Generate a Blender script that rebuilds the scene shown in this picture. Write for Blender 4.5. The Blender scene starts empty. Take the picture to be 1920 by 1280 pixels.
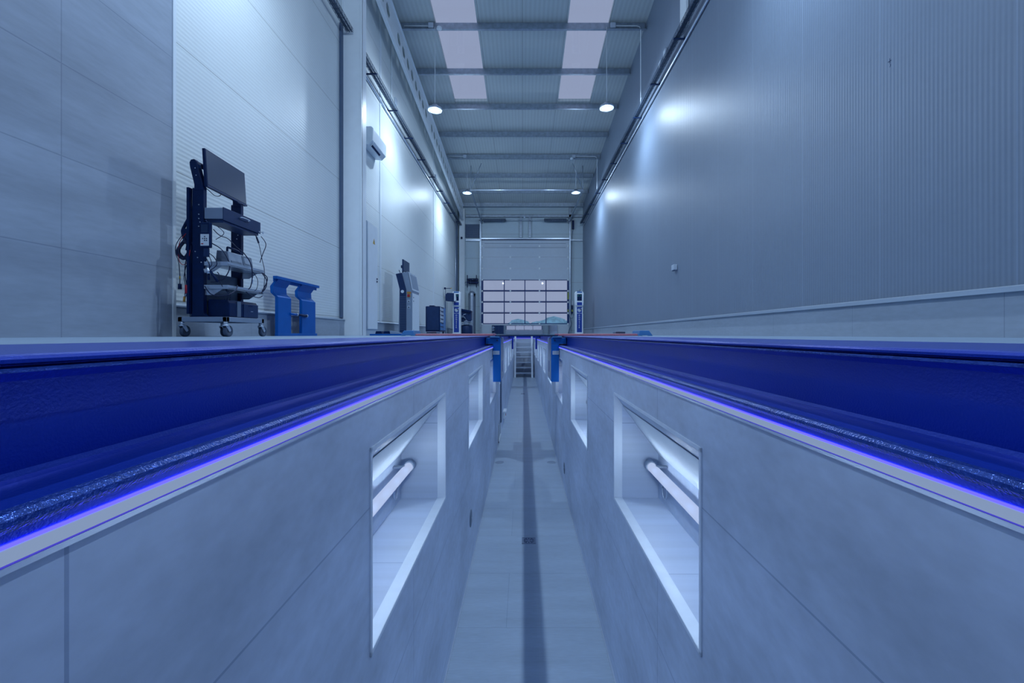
import bpy, bmesh, math, random
from mathutils import Vector, Matrix
random.seed(7)
S = bpy.context.scene
PI = math.pi
CAMH = 0.018
# ------------------------------------------------------------------ camera
cd = bpy.data.cameras.new('camera'); cam = bpy.data.objects.new('camera', cd)
S.collection.objects.link(cam); S.camera = cam
cam.location = (0, 0, CAMH); cam.rotation_euler = (PI/2, 0, 0)
cd.sensor_width = 36; cd.lens = 850*36/1920
cd.shift_x = -21.5/1920; cd.shift_y = -13/1920
cd.clip_start = .02; cd.clip_end = 400
# ------------------------------------------------------------------ world / view
w = bpy.data.worlds.new('world'); S.world = w; w.use_nodes = True
bg = w.node_tree.nodes['Background']; bg.inputs[0].default_value = (.295, .350, .505, 1); bg.inputs[1].default_value = 1.0
S.view_settings.view_transform = 'Standard'; S.view_settings.look = 'None'
S.view_settings.gamma = 1; S.view_settings.exposure = 0; S.view_settings.use_curve_mapping = False
S.cycles.use_denoising = True; S.cycles.max_bounces = 10; S.cycles.diffuse_bounces = 5
S.cycles.glossy_bounces = 4; S.cycles.transparent_max_bounces = 12
S.cycles.sample_clamp_indirect = 4; S.cycles.caustics_reflective = False; S.cycles.caustics_refractive = False
LAMP_COL = (.61, .79, 1.0)
LAMP_W = 228
TUBE_W = 1.75

# ------------------------------------------------------------------ dimensions
XL, XR = -3.09, 2.83           # hall walls
PL, PR = -.389, .452           # pit walls
PZ = -1.682                    # pit floor
Y0, Y1 = -8.6, 21.6            # rear and far walls
PE = 19.3                      # pit end
def roof(y): return 8.158 - .0924*y

# ------------------------------------------------------------------ materials
def new_mat(name):
    m = bpy.data.materials.new(name); m.use_nodes = True
    nt = m.node_tree; b = nt.nodes['Principled BSDF']
    return m, nt, b
def N(nt, t, **kw):
    n = nt.nodes.new(t)
    for k, v in kw.items(): setattr(n, k, v)
    return n
def mat(name, col, rough=.5, metal=0, var=.06, nscale=8, bump=0, spec=.5, stretch=(1,1,1), bscale=None):
    m, nt, b = new_mat(name)
    b.inputs['Roughness'].default_value = rough; b.inputs['Metallic'].default_value = metal
    b.inputs['Specular IOR Level'].default_value = spec
    tc = N(nt, 'ShaderNodeTexCoord'); mp = N(nt, 'ShaderNodeMapping'); mp.inputs['Scale'].default_value = stretch
    nt.links.new(tc.outputs['Object'], mp.inputs[0])
    no = N(nt, 'ShaderNodeTexNoise'); no.inputs['Scale'].default_value = nscale; no.inputs['Detail'].default_value = 5
    nt.links.new(mp.outputs[0], no.inputs['Vector'])
    r = N(nt, 'ShaderNodeMapRange'); r.inputs[1].default_value = .3; r.inputs[2].default_value = .7
    r.inputs[3].default_value = 1-var; r.inputs[4].default_value = 1+var
    nt.links.new(no.outputs['Fac'], r.inputs[0])
    v = N(nt, 'ShaderNodeVectorMath', operation='SCALE'); v.inputs[0].default_value = col
    nt.links.new(r.outputs[0], v.inputs['Scale']); nt.links.new(v.outputs[0], b.inputs['Base Color'])
    if bump:
        n2 = no
        if bscale:
            n2 = N(nt, 'ShaderNodeTexNoise'); n2.inputs['Scale'].default_value = bscale; nt.links.new(mp.outputs[0], n2.inputs['Vector'])
        bp = N(nt, 'ShaderNodeBump'); bp.inputs['Strength'].default_value = bump; bp.inputs['Distance'].default_value = .004
        nt.links.new(n2.outputs['Fac'], bp.inputs['Height']); nt.links.new(bp.outputs[0], b.inputs['Normal'])
    return m
def emit(name, col, s=1):
    m, nt, b = new_mat(name)
    b.inputs['Base Color'].default_value = (.02, .03, .05, 1); b.inputs['Specular IOR Level'].default_value = 0
    b.inputs['Emission Color'].default_value = (*col, 1); b.inputs['Emission Strength'].default_value = s
    return m
def glass(name, tint=(.97, .98, 1), refl=.06):
    m, nt, b = new_mat(name); nt.nodes.remove(b)
    t = N(nt, 'ShaderNodeBsdfTransparent'); t.inputs[0].default_value = (*tint, 1)
    g = N(nt, 'ShaderNodeBsdfGlossy'); g.inputs['Roughness'].default_value = .02
    mx = N(nt, 'ShaderNodeMixShader'); mx.inputs[0].default_value = refl
    nt.links.new(t.outputs[0], mx.inputs[1]); nt.links.new(g.outputs[0], mx.inputs[2])
    nt.links.new(mx.outputs[0], nt.nodes['Material Output'].inputs[0]); return m
def surface(name, col, axes, tile=None, off=(0, 0), mortar=(.5, .5, .5), msize=.0025, rib=None, rough=.4, var=.08,
            streak=(1, 1), nscale=1.6, spec=.5, ribcol=.05, ribbump=.3, fine=.05, brickoff=0.0, rvar=0, joints=None, jcol=.55, jw=.008):
    """wall / floor material. axes = indices of world axes used as (u, v)"""
    m, nt, b = new_mat(name)
    L = nt.links.new
    tc = N(nt, 'ShaderNodeTexCoord'); sp = N(nt, 'ShaderNodeSeparateXYZ'); L(tc.outputs['Object'], sp.inputs[0])
    def sub(o, k):
        n = N(nt, 'ShaderNodeMath', operation='SUBTRACT'); L(o, n.inputs[0]); n.inputs[1].default_value = k; return n.outputs[0]
    u = sub(sp.outputs[axes[0]], off[0]); v = sub(sp.outputs[axes[1]], off[1])
    cb = N(nt, 'ShaderNodeCombineXYZ'); L(u, cb.inputs[0]); L(v, cb.inputs[1])
    mp = N(nt, 'ShaderNodeMapping'); mp.inputs['Scale'].default_value = (streak[0], streak[1], 1); L(cb.outputs[0], mp.inputs[0])
    no = N(nt, 'ShaderNodeTexNoise'); no.inputs['Scale'].default_value = nscale; no.inputs['Detail'].default_value = 8; no.inputs['Roughness'].default_value = .62
    L(mp.outputs[0], no.inputs['Vector'])
    r = N(nt, 'ShaderNodeMapRange'); r.inputs[1].default_value = .3; r.inputs[2].default_value = .7
    r.inputs[3].default_value = 1-var; r.inputs[4].default_value = 1+var; L(no.outputs['Fac'], r.inputs[0])
    nf = N(nt, 'ShaderNodeTexNoise'); nf.inputs['Scale'].default_value = nscale*14; nf.inputs['Detail'].default_value = 4; L(mp.outputs[0], nf.inputs['Vector'])
    rf = N(nt, 'ShaderNodeMapRange'); rf.inputs[1].default_value = .3; rf.inputs[2].default_value = .7
    rf.inputs[3].default_value = 1-fine; rf.inputs[4].default_value = 1+fine; L(nf.outputs['Fac'], rf.inputs[0])
    ml = N(nt, 'ShaderNodeMath', operation='MULTIPLY'); L(r.outputs[0], ml.inputs[0]); L(rf.outputs[0], ml.inputs[1])
    fac = ml.outputs[0]; h = None
    def mod(o, k): 
        n = N(nt, 'ShaderNodeMath', operation='MULTIPLY'); L(o, n.inputs[0]); n.inputs[1].default_value = k; return n.outputs[0]
    if rib:
        ax, pitch = rib
        s = N(nt, 'ShaderNodeMath', operation='SINE'); L(mod((u, v)[ax], 2*PI/pitch), s.inputs[0])
        rr = N(nt, 'ShaderNodeMapRange'); rr.inputs[1].default_value = -1; rr.inputs[2].default_value = 1
        rr.inputs[3].default_value = 1-ribcol; rr.inputs[4].default_value = 1+ribcol; L(s.outputs[0], rr.inputs[0])
        m2 = N(nt, 'ShaderNodeMath', operation='MULTIPLY'); L(fac, m2.inputs[0]); L(rr.outputs[0], m2.inputs[1]); fac = m2.outputs[0]
        h = s.outputs[0]
    if joints:
        for ax, pitch in joints:
            q = N(nt, 'ShaderNodeMath', operation='PINGPONG'); L((u, v)[ax], q.inputs[0]); q.inputs[1].default_value = pitch/2
            # pingpong is 0 at multiples of pitch
            g = N(nt, 'ShaderNodeMath', operation='GREATER_THAN'); L(q.outputs[0], g.inputs[0]); g.inputs[1].default_value = jw/2
            rr = N(nt, 'ShaderNodeMapRange'); rr.inputs[3].default_value = jcol; rr.inputs[4].default_value = 1; L(g.outputs[0], rr.inputs[0])
            m2 = N(nt, 'ShaderNodeMath', operation='MULTIPLY'); L(fac, m2.inputs[0]); L(rr.outputs[0], m2.inputs[1]); fac = m2.outputs[0]
    vs = N(nt, 'ShaderNodeVectorMath', operation='SCALE'); vs.inputs[0].default_value = col; L(fac, vs.inputs['Scale'])
    out = vs.outputs[0]
    if tile:
        bt = N(nt, 'ShaderNodeTexBrick'); bt.offset = brickoff; bt.inputs['Scale'].default_value = 1
        bt.inputs['Brick Width'].default_value = tile[0]; bt.inputs['Row Height'].default_value = tile[1]
        bt.inputs['Mortar Size'].default_value = msize; bt.inputs['Mortar Smooth'].default_value = .1
        bt.inputs['Color1'].default_value = (1, 1, 1, 1); bt.inputs['Color2'].default_value = (.95, .95, .96, 1)
        bt.inputs['Mortar'].default_value = (*mortar, 1)
        L(cb.outputs[0], bt.inputs['Vector'])
        mm = N(nt, 'ShaderNodeVectorMath', operation='MULTIPLY'); L(out, mm.inputs[0]); L(bt.outputs['Color'], mm.inputs[1]); out = mm.outputs[0]
    L(out, b.inputs['Base Color'])
    b.inputs['Roughness'].default_value = rough; b.inputs['Specular IOR Level'].default_value = spec
    if h is not None and ribbump:
        bp = N(nt, 'ShaderNodeBump'); bp.inputs['Strength'].default_value = ribbump; bp.inputs['Distance'].default_value = .0015
        L(h, bp.inputs['Height']); L(bp.outputs[0], b.inputs['Normal'])
    return m

M = {}
M['wall_white'] = surface('white ribbed panel', (.74, .80, .81), (1, 2), off=(0, .318), rib=(1, .040), ribcol=.03, ribbump=.3, rough=.42, spec=.25, var=.02, fine=.01, joints=[(1, 1.15)], jcol=.5, jw=.007)
M['wall_dark'] = surface('anthracite ribbed panel', (.20, .255, .34), (1, 2), off=(.598, 0), rib=(0, .0333), ribcol=.05, ribbump=.5, rough=.45, var=.03, fine=.015, joints=[(0, 1.0)], jcol=1.22, jw=.010, spec=.45)
M['wall_end'] = surface('end wall panel', (.48, .60, .68), (0, 2), off=(0, .2), rough=.4, var=.03, fine=.01, joints=[(1, 1.15)], jcol=.7, jw=.02)
M['ceiling'] = surface('roof panel', (.58, .64, .64), (0, 1), off=(-.02, 0), rib=(0, .1), ribcol=.05, ribbump=.4, rough=.45, var=.02, fine=.01, joints=[(0, 1.0)], jcol=.6, jw=.012)
M['tile_wall'] = surface('stone wall tile', (.36, .42, .51), (1, 2), tile=(1.22, .6), off=(2.943-1.22*10, .58-.6*10), rough=.45, var=.18, streak=(.35, 1.6), nscale=1.5, fine=.05, mortar=(.72, .74, .78), msize=.004)
M['tile_pit'] = surface('stone pit tile', (.46, .55, .70), (1, 2), tile=(1.22, .6), off=(.386-1.22*10, -.42-.6*10), rough=.42, var=.24, streak=(.6, 1.1), nscale=2.2, fine=.06, mortar=(.62, .66, .74), msize=.0022)
M['tile_pitr'] = surface('stone pit tile right', (.46, .55, .70), (1, 2), tile=(1.22, .6), off=(.31-1.22*10, -.42-.6*10), rough=.42, var=.24, streak=(.6, 1.1), nscale=2.2, fine=.06, mortar=(.62, .66, .74), msize=.0022)
M['tile_floor'] = surface('stone floor tile', (.42, .52, .63), (0, 1), tile=(1.22, .6), off=(-6.2, -10.0+.03), rough=.30, var=.09, streak=(.5, 3.2), nscale=2.4, fine=.05, mortar=(.75, .78, .83), msize=.002, brickoff=.5)
M['floor'] = surface('hall floor', (.25, .34, .46), (0, 1), rough=.5, spec=.25, var=.06, fine=.03)
M['plinth'] = surface('plinth stone', (.36, .42, .50), (1, 2), tile=(1.22, .6), off=(.2-12.2, -.2-6), rough=.5, var=.08, streak=(.5, 1.6), mortar=(.7, .7, .75))
M['galv'] = mat('galvanised steel', (.36, .43, .52), .38, .75, .16, 10)
M['steel'] = mat('stainless steel', (.50, .58, .68), .42, .6, .05, 12, stretch=(1, .1, 1))
M['reflector'] = mat('white reflector sheet', (.62, .70, .78), .75, 0, .02, spec=.2)
M['lining'] = mat('bright steel lining', (.66, .74, .84), .5, .25, .04, 14)
M['alu'] = mat('aluminium', (.55, .63, .74), .32, .7, .03)
M['white'] = mat('white paint', (.78, .85, .90), .4, 0, .02)
M['offwhite'] = mat('pale plastic', (.50, .58, .68), .4, 0, .02)
M['lgrey'] = mat('light grey paint', (.26, .33, .44), .4, .2, .04)
M['grey'] = mat('mid grey paint', (.12, .17, .25), .45, .1, .05)
M['black'] = mat('black coating', (.001, .016, .075), .45, 0, .15, 20, spec=.2)
M['dgrey'] = mat('charcoal coating', (.014, .038, .115), .45, 0, .1, 12, spec=.25)
M['rubber'] = mat('grey rubber', (.055, .085, .145), .6, 0, .1)
M['cable'] = mat('black cable', (.001, .012, .060), .5, 0, .1)
M['screen'] = mat('dark screen', (.010, .036, .10), .3, 0, .03, spec=.4)
M['blue'] = mat('blue paint', (.001, .105, .42), .45, 0, .06, 6, bump=.1, bscale=90, spec=.25)
M['lblue'] = mat('light blue paint', (.05, .20, .48), .45, 0, .05, 6)
M['blue_steel'] = mat('blue painted steel', (.0005, .036, .42), .30, .45, .08, 5, bump=.12, bscale=300, spec=.6)
M['blue_edge'] = mat('mottled blue edge', (.02, .07, .36), .22, .6, .2, 60, bump=.25, bscale=300)  # paler, mottled glossy blue for the rail bead and lip
M['blue_label'] = mat('blue label', (.003, .045, .33), .4, 0, .03)
M['red'] = mat('red grit coating', (.26, .055, .105), .55, 0, .35, 60, bump=.6, bscale=200)
M['red2'] = mat('red plastic', (.45, .01, .03), .4, 0, .05)
M['yellow'] = mat('yellow sticker', (.55, .36, .05), .5, 0, .05)
M['lime'] = mat('lime sticker', (.33, .40, .06), .5, 0, .05)
M['orange'] = mat('amber label', (.50, .26, .05), .5, 0, .05)
M['green'] = mat('green display', (.01, .16, .14), .3, 0, .05)
M['tray'] = mat('tray wire', (.10, .15, .22), .4, .6, .1)
M['blue_navy'] = mat('navy door frame', (.008, .035, .16), .4, .1, .05)
M['vent'] = mat('louvre grey', (.07, .12, .21), .5, .1, .05)
M['mirror'] = mat('mirror', (.86, .90, .96), .02, 1, 0)
M['glass'] = glass('door glass', refl=.015)
M['sky_glass'] = glass('skylight sheet', refl=.02)
M['tubeglass'] = glass('tube glass', refl=.1)
M['lamp_lens'] = emit('lamp lens', (.50, .62, .86), 1.0)
M['tube'] = emit('tube light', (.42, .52, .78), 1.0)
M['strip'] = emit('led strip', (.22, .30, .47), 1.0)
M['violet'] = emit('led violet edge', (.028, .024, 1.0), 7)
M['violet_dim'] = emit('led violet lower edge', (.07, .06, .62), .9)
M['out_ground'] = mat('outside paving', (.75, .85, .92), .8, 0, .05, 1)
M['out_hedge'] = mat('outside hedge', (.38, .72, .80), .8, 0, .3, 2)
M['out_wall'] = mat('outside building', (.80, .85, .93), .8, 0, .05, 1)

# ------------------------------------------------------------------ mesh helper
class MB:
    def __init__(s): s.v = []; s.f = []; s.sm = []; s.mi = []; s.cur = 0
    def add(s, vs, fs, smooth=False):
        k = len(s.v); s.v += [Vector(p) for p in vs]
        for f in fs: s.f.append([i+k for i in f]); s.sm.append(smooth); s.mi.append(s.cur)
        return s
    def box(s, x0, x1, y0, y1, z0, z1):
        return s.add([(x0,y0,z0),(x1,y0,z0),(x1,y1,z0),(x0,y1,z0),(x0,y0,z1),(x1,y0,z1),(x1,y1,z1),(x0,y1,z1)],
                     [(0,3,2,1),(4,5,6,7),(0,1,5,4),(1,2,6,5),(2,3,7,6),(3,0,4,7)])
    def cbox(s, c, d, rot=None):
        k = len(s.v); s.box(-d[0]/2, d[0]/2, -d[1]/2, d[1]/2, -d[2]/2, d[2]/2)
        R = rot.to_4x4() if rot else Matrix.Identity(4)
        for i in range(k, len(s.v)): s.v[i] = R @ s.v[i] + Vector(c)
        return s
    def quad(s, a, b, c, d): return s.add([a, b, c, d], [(0,1,2,3)])
    def prism(s, pts, axis, a, b):
        """closed polygon pts in the plane normal to axis, extruded a..b. axis y: pts=(x,z); x: pts=(y,z); z: pts=(x,y)"""
        def P(p, t):
            return {'y': (p[0], t, p[1]), 'x': (t, p[0], p[1]), 'z': (p[0], p[1], t)}[axis]
        n = len(pts); vs = [P(p, a) for p in pts] + [P(p, b) for p in pts]
        return s.add(vs, [tuple(range(n)), tuple(range(2*n-1, n-1, -1))] + [(i, (i+1) % n, n+(i+1) % n, n+i) for i in range(n)])
    def cyl(s, p0, p1, r, r1=None, n=16, cap=True):
        p0, p1 = Vector(p0), Vector(p1); d = (p1-p0).normalized()
        a = d.orthogonal().normalized(); b = d.cross(a); r1 = r if r1 is None else r1
        k = len(s.v)
        vs = [p0 + (a*math.cos(t)+b*math.sin(t))*r for t in [2*PI*i/n for i in range(n)]] + [p1 + (a*math.cos(t)+b*math.sin(t))*r1 for t in [2*PI*i/n for i in range(n)]]
        s.add(vs, [(i, (i+1) % n, n+(i+1) % n, n+i) for i in range(n)], True)
        if cap: s.add([], []); s.f += [[k+i for i in range(n)][::-1], [k+n+i for i in range(n)]]; s.sm += [False]*2; s.mi += [s.cur]*2
        return s
    def tube(s, pts, r, n=6, smooth_pts=0):
        P = [Vector(p) for p in pts]
        if smooth_pts:
            Q = []
            for i in range(len(P)-1):
                p0 = P[max(i-1, 0)]; p1 = P[i]; p2 = P[i+1]; p3 = P[min(i+2, len(P)-1)]
                for j in range(smooth_pts):
                    t = j/smooth_pts
                    Q.append(.5*((2*p1)+(-p0+p2)*t+(2*p0-5*p1+4*p2-p3)*t*t+(-p0+3*p1-3*p2+p3)*t*t*t))
            Q.append(P[-1]); P = Q
        k = len(s.v); ref = None
        for i, p in enumerate(P):
            d = (P[min(i+1, len(P)-1)] - P[max(i-1, 0)]).normalized()
            if ref is None: ref = d.orthogonal().normalized()
            a = (ref - d*ref.dot(d))
            if a.length < 1e-4: a = d.orthogonal()
            a.normalize(); ref = a; b = d.cross(a)
            for j in range(n):
                t = 2*PI*j/n; s.v.append(p + (a*math.cos(t)+b*math.sin(t))*r)
        for i in range(len(P)-1):
            for j in range(n):
                s.f.append([k+i*n+j, k+i*n+(j+1) % n, k+(i+1)*n+(j+1) % n, k+(i+1)*n+j]); s.sm.append(True); s.mi.append(s.cur)
        s.f += [[k+j for j in range(n)][::-1], [k+(len(P)-1)*n+j for j in range(n)]]; s.sm += [False]*2; s.mi += [s.cur]*2
        return s
    def lathe(s, prof, c, axis='z', n=24):
        """prof: (radius, height)"""
        k = len(s.v); c = Vector(c)
        for r, h in prof:
            for j in range(n):
                t = 2*PI*j/n; q = (r*math.cos(t), r*math.sin(t))
                s.v.append(c + Vector({'z': (q[0], q[1], h), 'x': (h, q[0], q[1]), 'y': (q[0], h, q[1])}[axis]))
        for i in range(len(prof)-1):
            for j in range(n): s.f.append([k+i*n+j, k+i*n+(j+1) % n, k+(i+1)*n+(j+1) % n, k+(i+1)*n+j]); s.sm.append(True); s.mi.append(s.cur)
        return s

def root_of(p):
    while p.parent: p = p.parent
    return p
def build(mb, name, m, parent=None, bevel=0, base=False, seg=2):
    off = Vector((0, 0, 0))
    if parent: off = root_of(parent).location.copy()
    elif base:
        lo = [min(v[i] for v in mb.v) for i in range(3)]; hi = [max(v[i] for v in mb.v) for i in range(3)]
        off = Vector(((lo[0]+hi[0])/2, (lo[1]+hi[1])/2, lo[2]))
    me = bpy.data.meshes.new(name); me.from_pydata([v-off for v in mb.v], [], mb.f)
    me.polygons.foreach_set('use_smooth', mb.sm)
    ms = m if isinstance(m, (list, tuple)) else [m]
    for q in ms: me.materials.append(M[q])
    me.polygons.foreach_set('material_index', mb.mi)
    bm = bmesh.new(); bm.from_mesh(me); bmesh.ops.recalc_face_normals(bm, faces=bm.faces); bm.to_mesh(me); bm.free()
    o = bpy.data.objects.new(name, me); S.collection.objects.link(o)
    if parent: o.parent = parent
    else: o.location = off
    if bevel:
        b = o.modifiers.new('bevel', 'BEVEL'); b.width = bevel; b.segments = seg; b.limit_method = 'ANGLE'; b.angle_limit = .6
    return o
def tag(o, label, cat, group=None):
    o['label'] = label; o['category'] = cat
    if group: o['group'] = group
    return o
def thing(name, loc, label, cat, group=None):
    o = bpy.data.objects.new(name, None); S.collection.objects.link(o); o.location = loc; o.empty_display_size = .1
    return tag(o, label, cat, group)
def struct(mb, name, m, bevel=0):
    o = build(mb, name, m, bevel=bevel); o['kind'] = 'structure'; return o
def dup(o, parent=None):
    c = o.copy(); S.collection.objects.link(c)
    if parent: c.parent = parent
    for ch in list(o.children): dup(ch, c)
    return c
def point(loc, W, col, parent=None, size=0, name='bulb'):
    l = bpy.data.lights.new(name, 'POINT'); l.energy = W; l.color = col; l.shadow_soft_size = size
    o = bpy.data.objects.new(name, l); S.collection.objects.link(o)
    if parent: o.parent = parent; o.location = Vector(loc) - root_of(parent).location
    else: o.location = loc
    return o
def text(txt, size, name, m, parent, loc, rot, extrude=.001):
    c = bpy.data.curves.new(name, 'FONT'); c.body = txt; c.size = size; c.align_x = 'CENTER'; c.align_y = 'CENTER'; c.extrude = extrude
    t = bpy.data.objects.new(name, c); S.collection.objects.link(t)
    dg = bpy.context.evaluated_depsgraph_get()
    me = bpy.data.meshes.new_from_object(t.evaluated_get(dg)); bpy.data.objects.remove(t)
    me.transform(Matrix.Translation(Vector(loc)-root_of(parent).location) @ rot.to_matrix().to_4x4())
    me.materials.clear(); me.materials.append(M[m])
    o = bpy.data.objects.new(name, me); S.collection.objects.link(o); o.parent = parent; return o
from mathutils import Euler

# ================================================================== SHELL
# floors
b = MB(); b.box(XL, PL-.55, Y0, PE, -.2, 0); b.box(PR+.55, XR, Y0, PE, -.2, 0); b.box(XL, XR, PE+.12, Y1, -.2, 0)
struct(b, 'floor', 'floor')
b = MB(); b.box(PL, PR, Y0, PE, PZ-.1, PZ); struct(b, 'floor_pit', 'tile_floor')

# pit walls with niches
NP, NL, NZ0, NZ1, ND, NZB = 2.04, 1.09, -.79, -.277, .216, -.565
niches = [1.155+NP*k for k in range(-1, 9)]
def pit_wall(name, X, s, m):
    b = MB(); zt = -.139
    ys = [Y0]
    b.quad((X, Y0, PZ), (X, PE, PZ), (X, PE, NZ0), (X, Y0, NZ0))
    b.quad((X, Y0, NZ1), (X, PE, NZ1), (X, PE, zt), (X, Y0, zt))
    prev = Y0
    for y in niches:
        b.quad((X, prev, NZ0), (X, y, NZ0), (X, y, NZ1), (X, prev, NZ1)); prev = y+NL
        o = X+s*ND
        b.quad((X, y, NZ0), (X, y+NL, NZ0), (o, y+NL, NZ0), (o, y, NZ0))
        b.quad((o, y, NZ0), (o, y+NL, NZ0), (o, y+NL, NZB), (o, y, NZB))
        for yy in (y, y+NL): b.quad((X, yy, NZ0), (o, yy, NZ0), (o, yy, NZB), (X, yy, NZ1))
        b.quad((X, y, NZ1), (X, y+NL, NZ1), (o, y+NL, NZB), (o, y, NZB))
    b.quad((X, prev, NZ0), (X, PE, NZ0), (X, PE, NZ1), (X, prev, NZ1))
    # solid body behind the niches
    e = X+s*.5
    b.box(min(X+s*.25, e), max(X+s*.25, e), Y0, PE, PZ, -.16)
    return struct(b, name, m)
pit_wall('wall_pit_left', PL, -1, 'tile_pit'); pit_wall('wall_pit_right', PR, 1, 'tile_pitr')
b = MB(); b.box(PL-.5, PR+.5, PE, PE+.12, PZ, -.12); struct(b, 'wall_pit_end', 'tile_pit')
b = MB(); b.box(PL-.5, PR+.5, PE, PE+.12, -.12, 0); struct(b, 'trim_pit_end', 'blue_steel')
b = MB(); b.box(PR-.006, PR, Y0, PE, PZ, PZ+.006); b.box(PL, PL+.006, Y0, PE, PZ, PZ+.006); struct(b, 'trim_pit_floor', 'alu')

# hall walls
TW = 3.884
b = MB(); b.box(XL-.1, XL, TW, Y1, .27, 8.3); struct(b, 'wall_left', 'wall_white')
b = MB(); b.box(XL-.1, -3.0, Y0, TW, 0, 8.6); struct(b, 'wall_left_tiled', 'tile_wall')
b = MB(); b.box(-3.01, -2.992, TW-.012, TW+.022, 0, 8); b.box(XL, -2.996, TW, TW+.022, 0, 8); struct(b, 'trim_1', 'white')
b = MB(); b.box(XR, XR+.1, Y0, Y1, .29, 8.95); struct(b, 'wall_right', 'wall_dark')
b = MB(); b.box(XL-.1, -3.05, TW, Y1, 0, .262); struct(b, 'baseboard_left', 'plinth')
b = MB(); b.box(2.80, XR+.1, Y0, Y1, 0, .262); struct(b, 'baseboard_right', 'plinth')
b = MB(); b.prism([(XL, .262), (-3.035, .262), (-3.035, .275), (XL, .300)], 'y', TW, Y1); struct(b, 'trim_2', 'steel')
b = MB(); b.prism([(XR+.02, .262), (2.775, .262), (2.775, .292), (XR+.02, .306)], 'y', Y0, Y1); struct(b, 'trim_3', 'steel')
for i, y in enumerate((9.78, 15.56)):
    b = MB(); b.box(XL-.01, XL+.012, y-.05, y+.05, .30, 8.0); struct(b, 'trim_%d' % (4+i), 'white')
# end walls around the door openings
DX0, DX1, DZ = -2.0, 2.15, 4.50
for nm, ya, yb in (('wall_far', Y1, Y1+.1), ('wall_rear', Y0-.1, Y0)):
    zt = roof(ya)+.1
    b = MB(); b.box(XL-.1, DX0, ya, yb, 0, zt); b.box(DX1, XR+.1, ya, yb, 0, zt); b.box(DX0, DX1, ya, yb, DZ, zt)
    struct(b, nm, 'wall_end')
# roof with skylight openings
SK = [(-2.03, -1.07), (1.02, 1.97)]
SY = [-7.6, 13.42]
b = MB()
def rq(x0, x1, y0, y1):
    b.add([(x, y, roof(y)+dz) for dz in (0, .08) for (x, y) in ((x0, y0), (x1, y0), (x1, y1), (x0, y1))],
          [(0,1,2,3), (7,6,5,4), (0,1,5,4), (1,2,6,5), (2,3,7,6), (3,0,4,7)])
xs = [XL-.1, SK[0][0], SK[0][1], SK[1][0], SK[1][1], XR+.1]
for i in range(5):
    if i in (1, 3): rq(xs[i], xs[i+1], Y0-.1, SY[0]); rq(xs[i], xs[i+1], SY[1], Y1+.1)
    else: rq(xs[i], xs[i+1], Y0-.1, Y1+.1)
struct(b, 'ceiling', 'ceiling')
for i, (x0, x1) in enumerate(SK):
    b = MB(); b.add([(x, y, roof(y)+dz) for dz in (.085, .095) for (x, y) in ((x0-.05, SY[0]-.05), (x1+.05, SY[0]-.05), (x1+.05, SY[1]+.05), (x0-.05, SY[1]+.05))],
          [(0,1,2,3), (7,6,5,4), (0,1,5,4), (1,2,6,5), (2,3,7,6), (3,0,4,7)])
    struct(b, 'window_%d' % (i+1), 'sky_glass')
# outside
b = MB(); b.box(-60, 60, Y1+.4, 120, -.25, -.05); b.box(-60, 60, -90, Y0-.4, -.25, -.05); struct(b, 'floor_outside', 'out_ground')
b = MB()
for i in range(46):
    x = -1.0+i*.42; r = .8+random.random()*.7
    b.lathe([(0.01, r*1.2), (r*.6, r*1.05), (r, r*.45), (r*.95, 0), (r*.8, -.25)], (x, 48+random.random()*3, .2), n=9)
o = build(b, 'hedge', 'out_hedge', base=True); tag(o, 'pale overexposed hedge seen outside through the glazed door', 'hedge'); o['kind'] = 'stuff'
b = MB(); b.prism([(14, -.05), (46, -.05), (46, 3.4), (30, 4.2), (14, 3.4)], 'y', 75, 85)
tag(build(b, 'building', 'out_wall', base=True), 'pale low building far outside beyond the door', 'building')

# ================================================================== COLUMNS, RAFTER, PURLINS
def hcol(nm, x0, x1, y, zt, label, grp=None, cat='column'):
    b = MB(); t = .018; d = .22
    b.box(x0, x0+t, y, y+d, 0, zt); b.box(x1-t, x1, y, y+d, 0, zt); b.box(x0, x1, y+.03, y+.045, 0, zt)
    o = build(b, nm, 'white', base=True); tag(o, label, cat); return o
hcol('steel_column', XL+.004, -2.745, 7.69, 7.05, 'tall white steel column against the left wall near the grey cabinet')
hcol('steel_column', -3.02, -2.76, 21.30, 5.95, 'white steel column in the far left corner beside the sectional door')
# cellular rafter
def rafter(nm, X, ya, yb, label):
    r = thing(nm, (X, ya, 6.5), label, 'beam')
    p, h, t = .41, .66, .01
    web = MB(); n = int((yb-ya)/p)
    for i in range(n):
        y = ya+i*p
        zt = roof(y)-.19
        def P(u, v, side): return (X+side*t/2, y+u, roof(y+u)-.19-h+v)
        O = [(0,0),(p,0),(p,h/2),(p,h),(0,h),(0,h/2)]
        a, bb, c = .06, .13, .21
        if i % 9 == 8: H = None
        else: H = [(bb,c),(p-bb,c),(p-a,h/2),(p-bb,h-c),(bb,h-c),(a,h/2)]
        for sd in (-1, 1):
            if H: web.add([P(*q, sd) for q in O+H], [(k, (k+1) % 6, 6+(k+1) % 6, 6+k) for k in range(6)])
            else: web.add([P(*q, sd) for q in O], [tuple(range(6))])
        if H: web.add([P(*q, -1) for q in H]+[P(*q, 1) for q in H], [(k, (k+1) % 6, 6+(k+1) % 6, 6+k) for k in range(6)])
    build(web, 'web', 'white', r)
    for dz, nme in ((-.19, 'top_flange'), (-.19-h, 'bottom_flange')):
        f = MB(); f.add([(X+sx*.04, y, roof(y)+dz+sz*.008) for y in (ya, ya+n*p) for sx in (-1, 1) for sz in (-1, 1)],
              [(0,1,3,2), (4,6,7,5), (0,4,5,1), (2,3,7,6), (0,2,6,4), (1,5,7,3)])
        build(f, nme, 'white', r)
    return r
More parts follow.
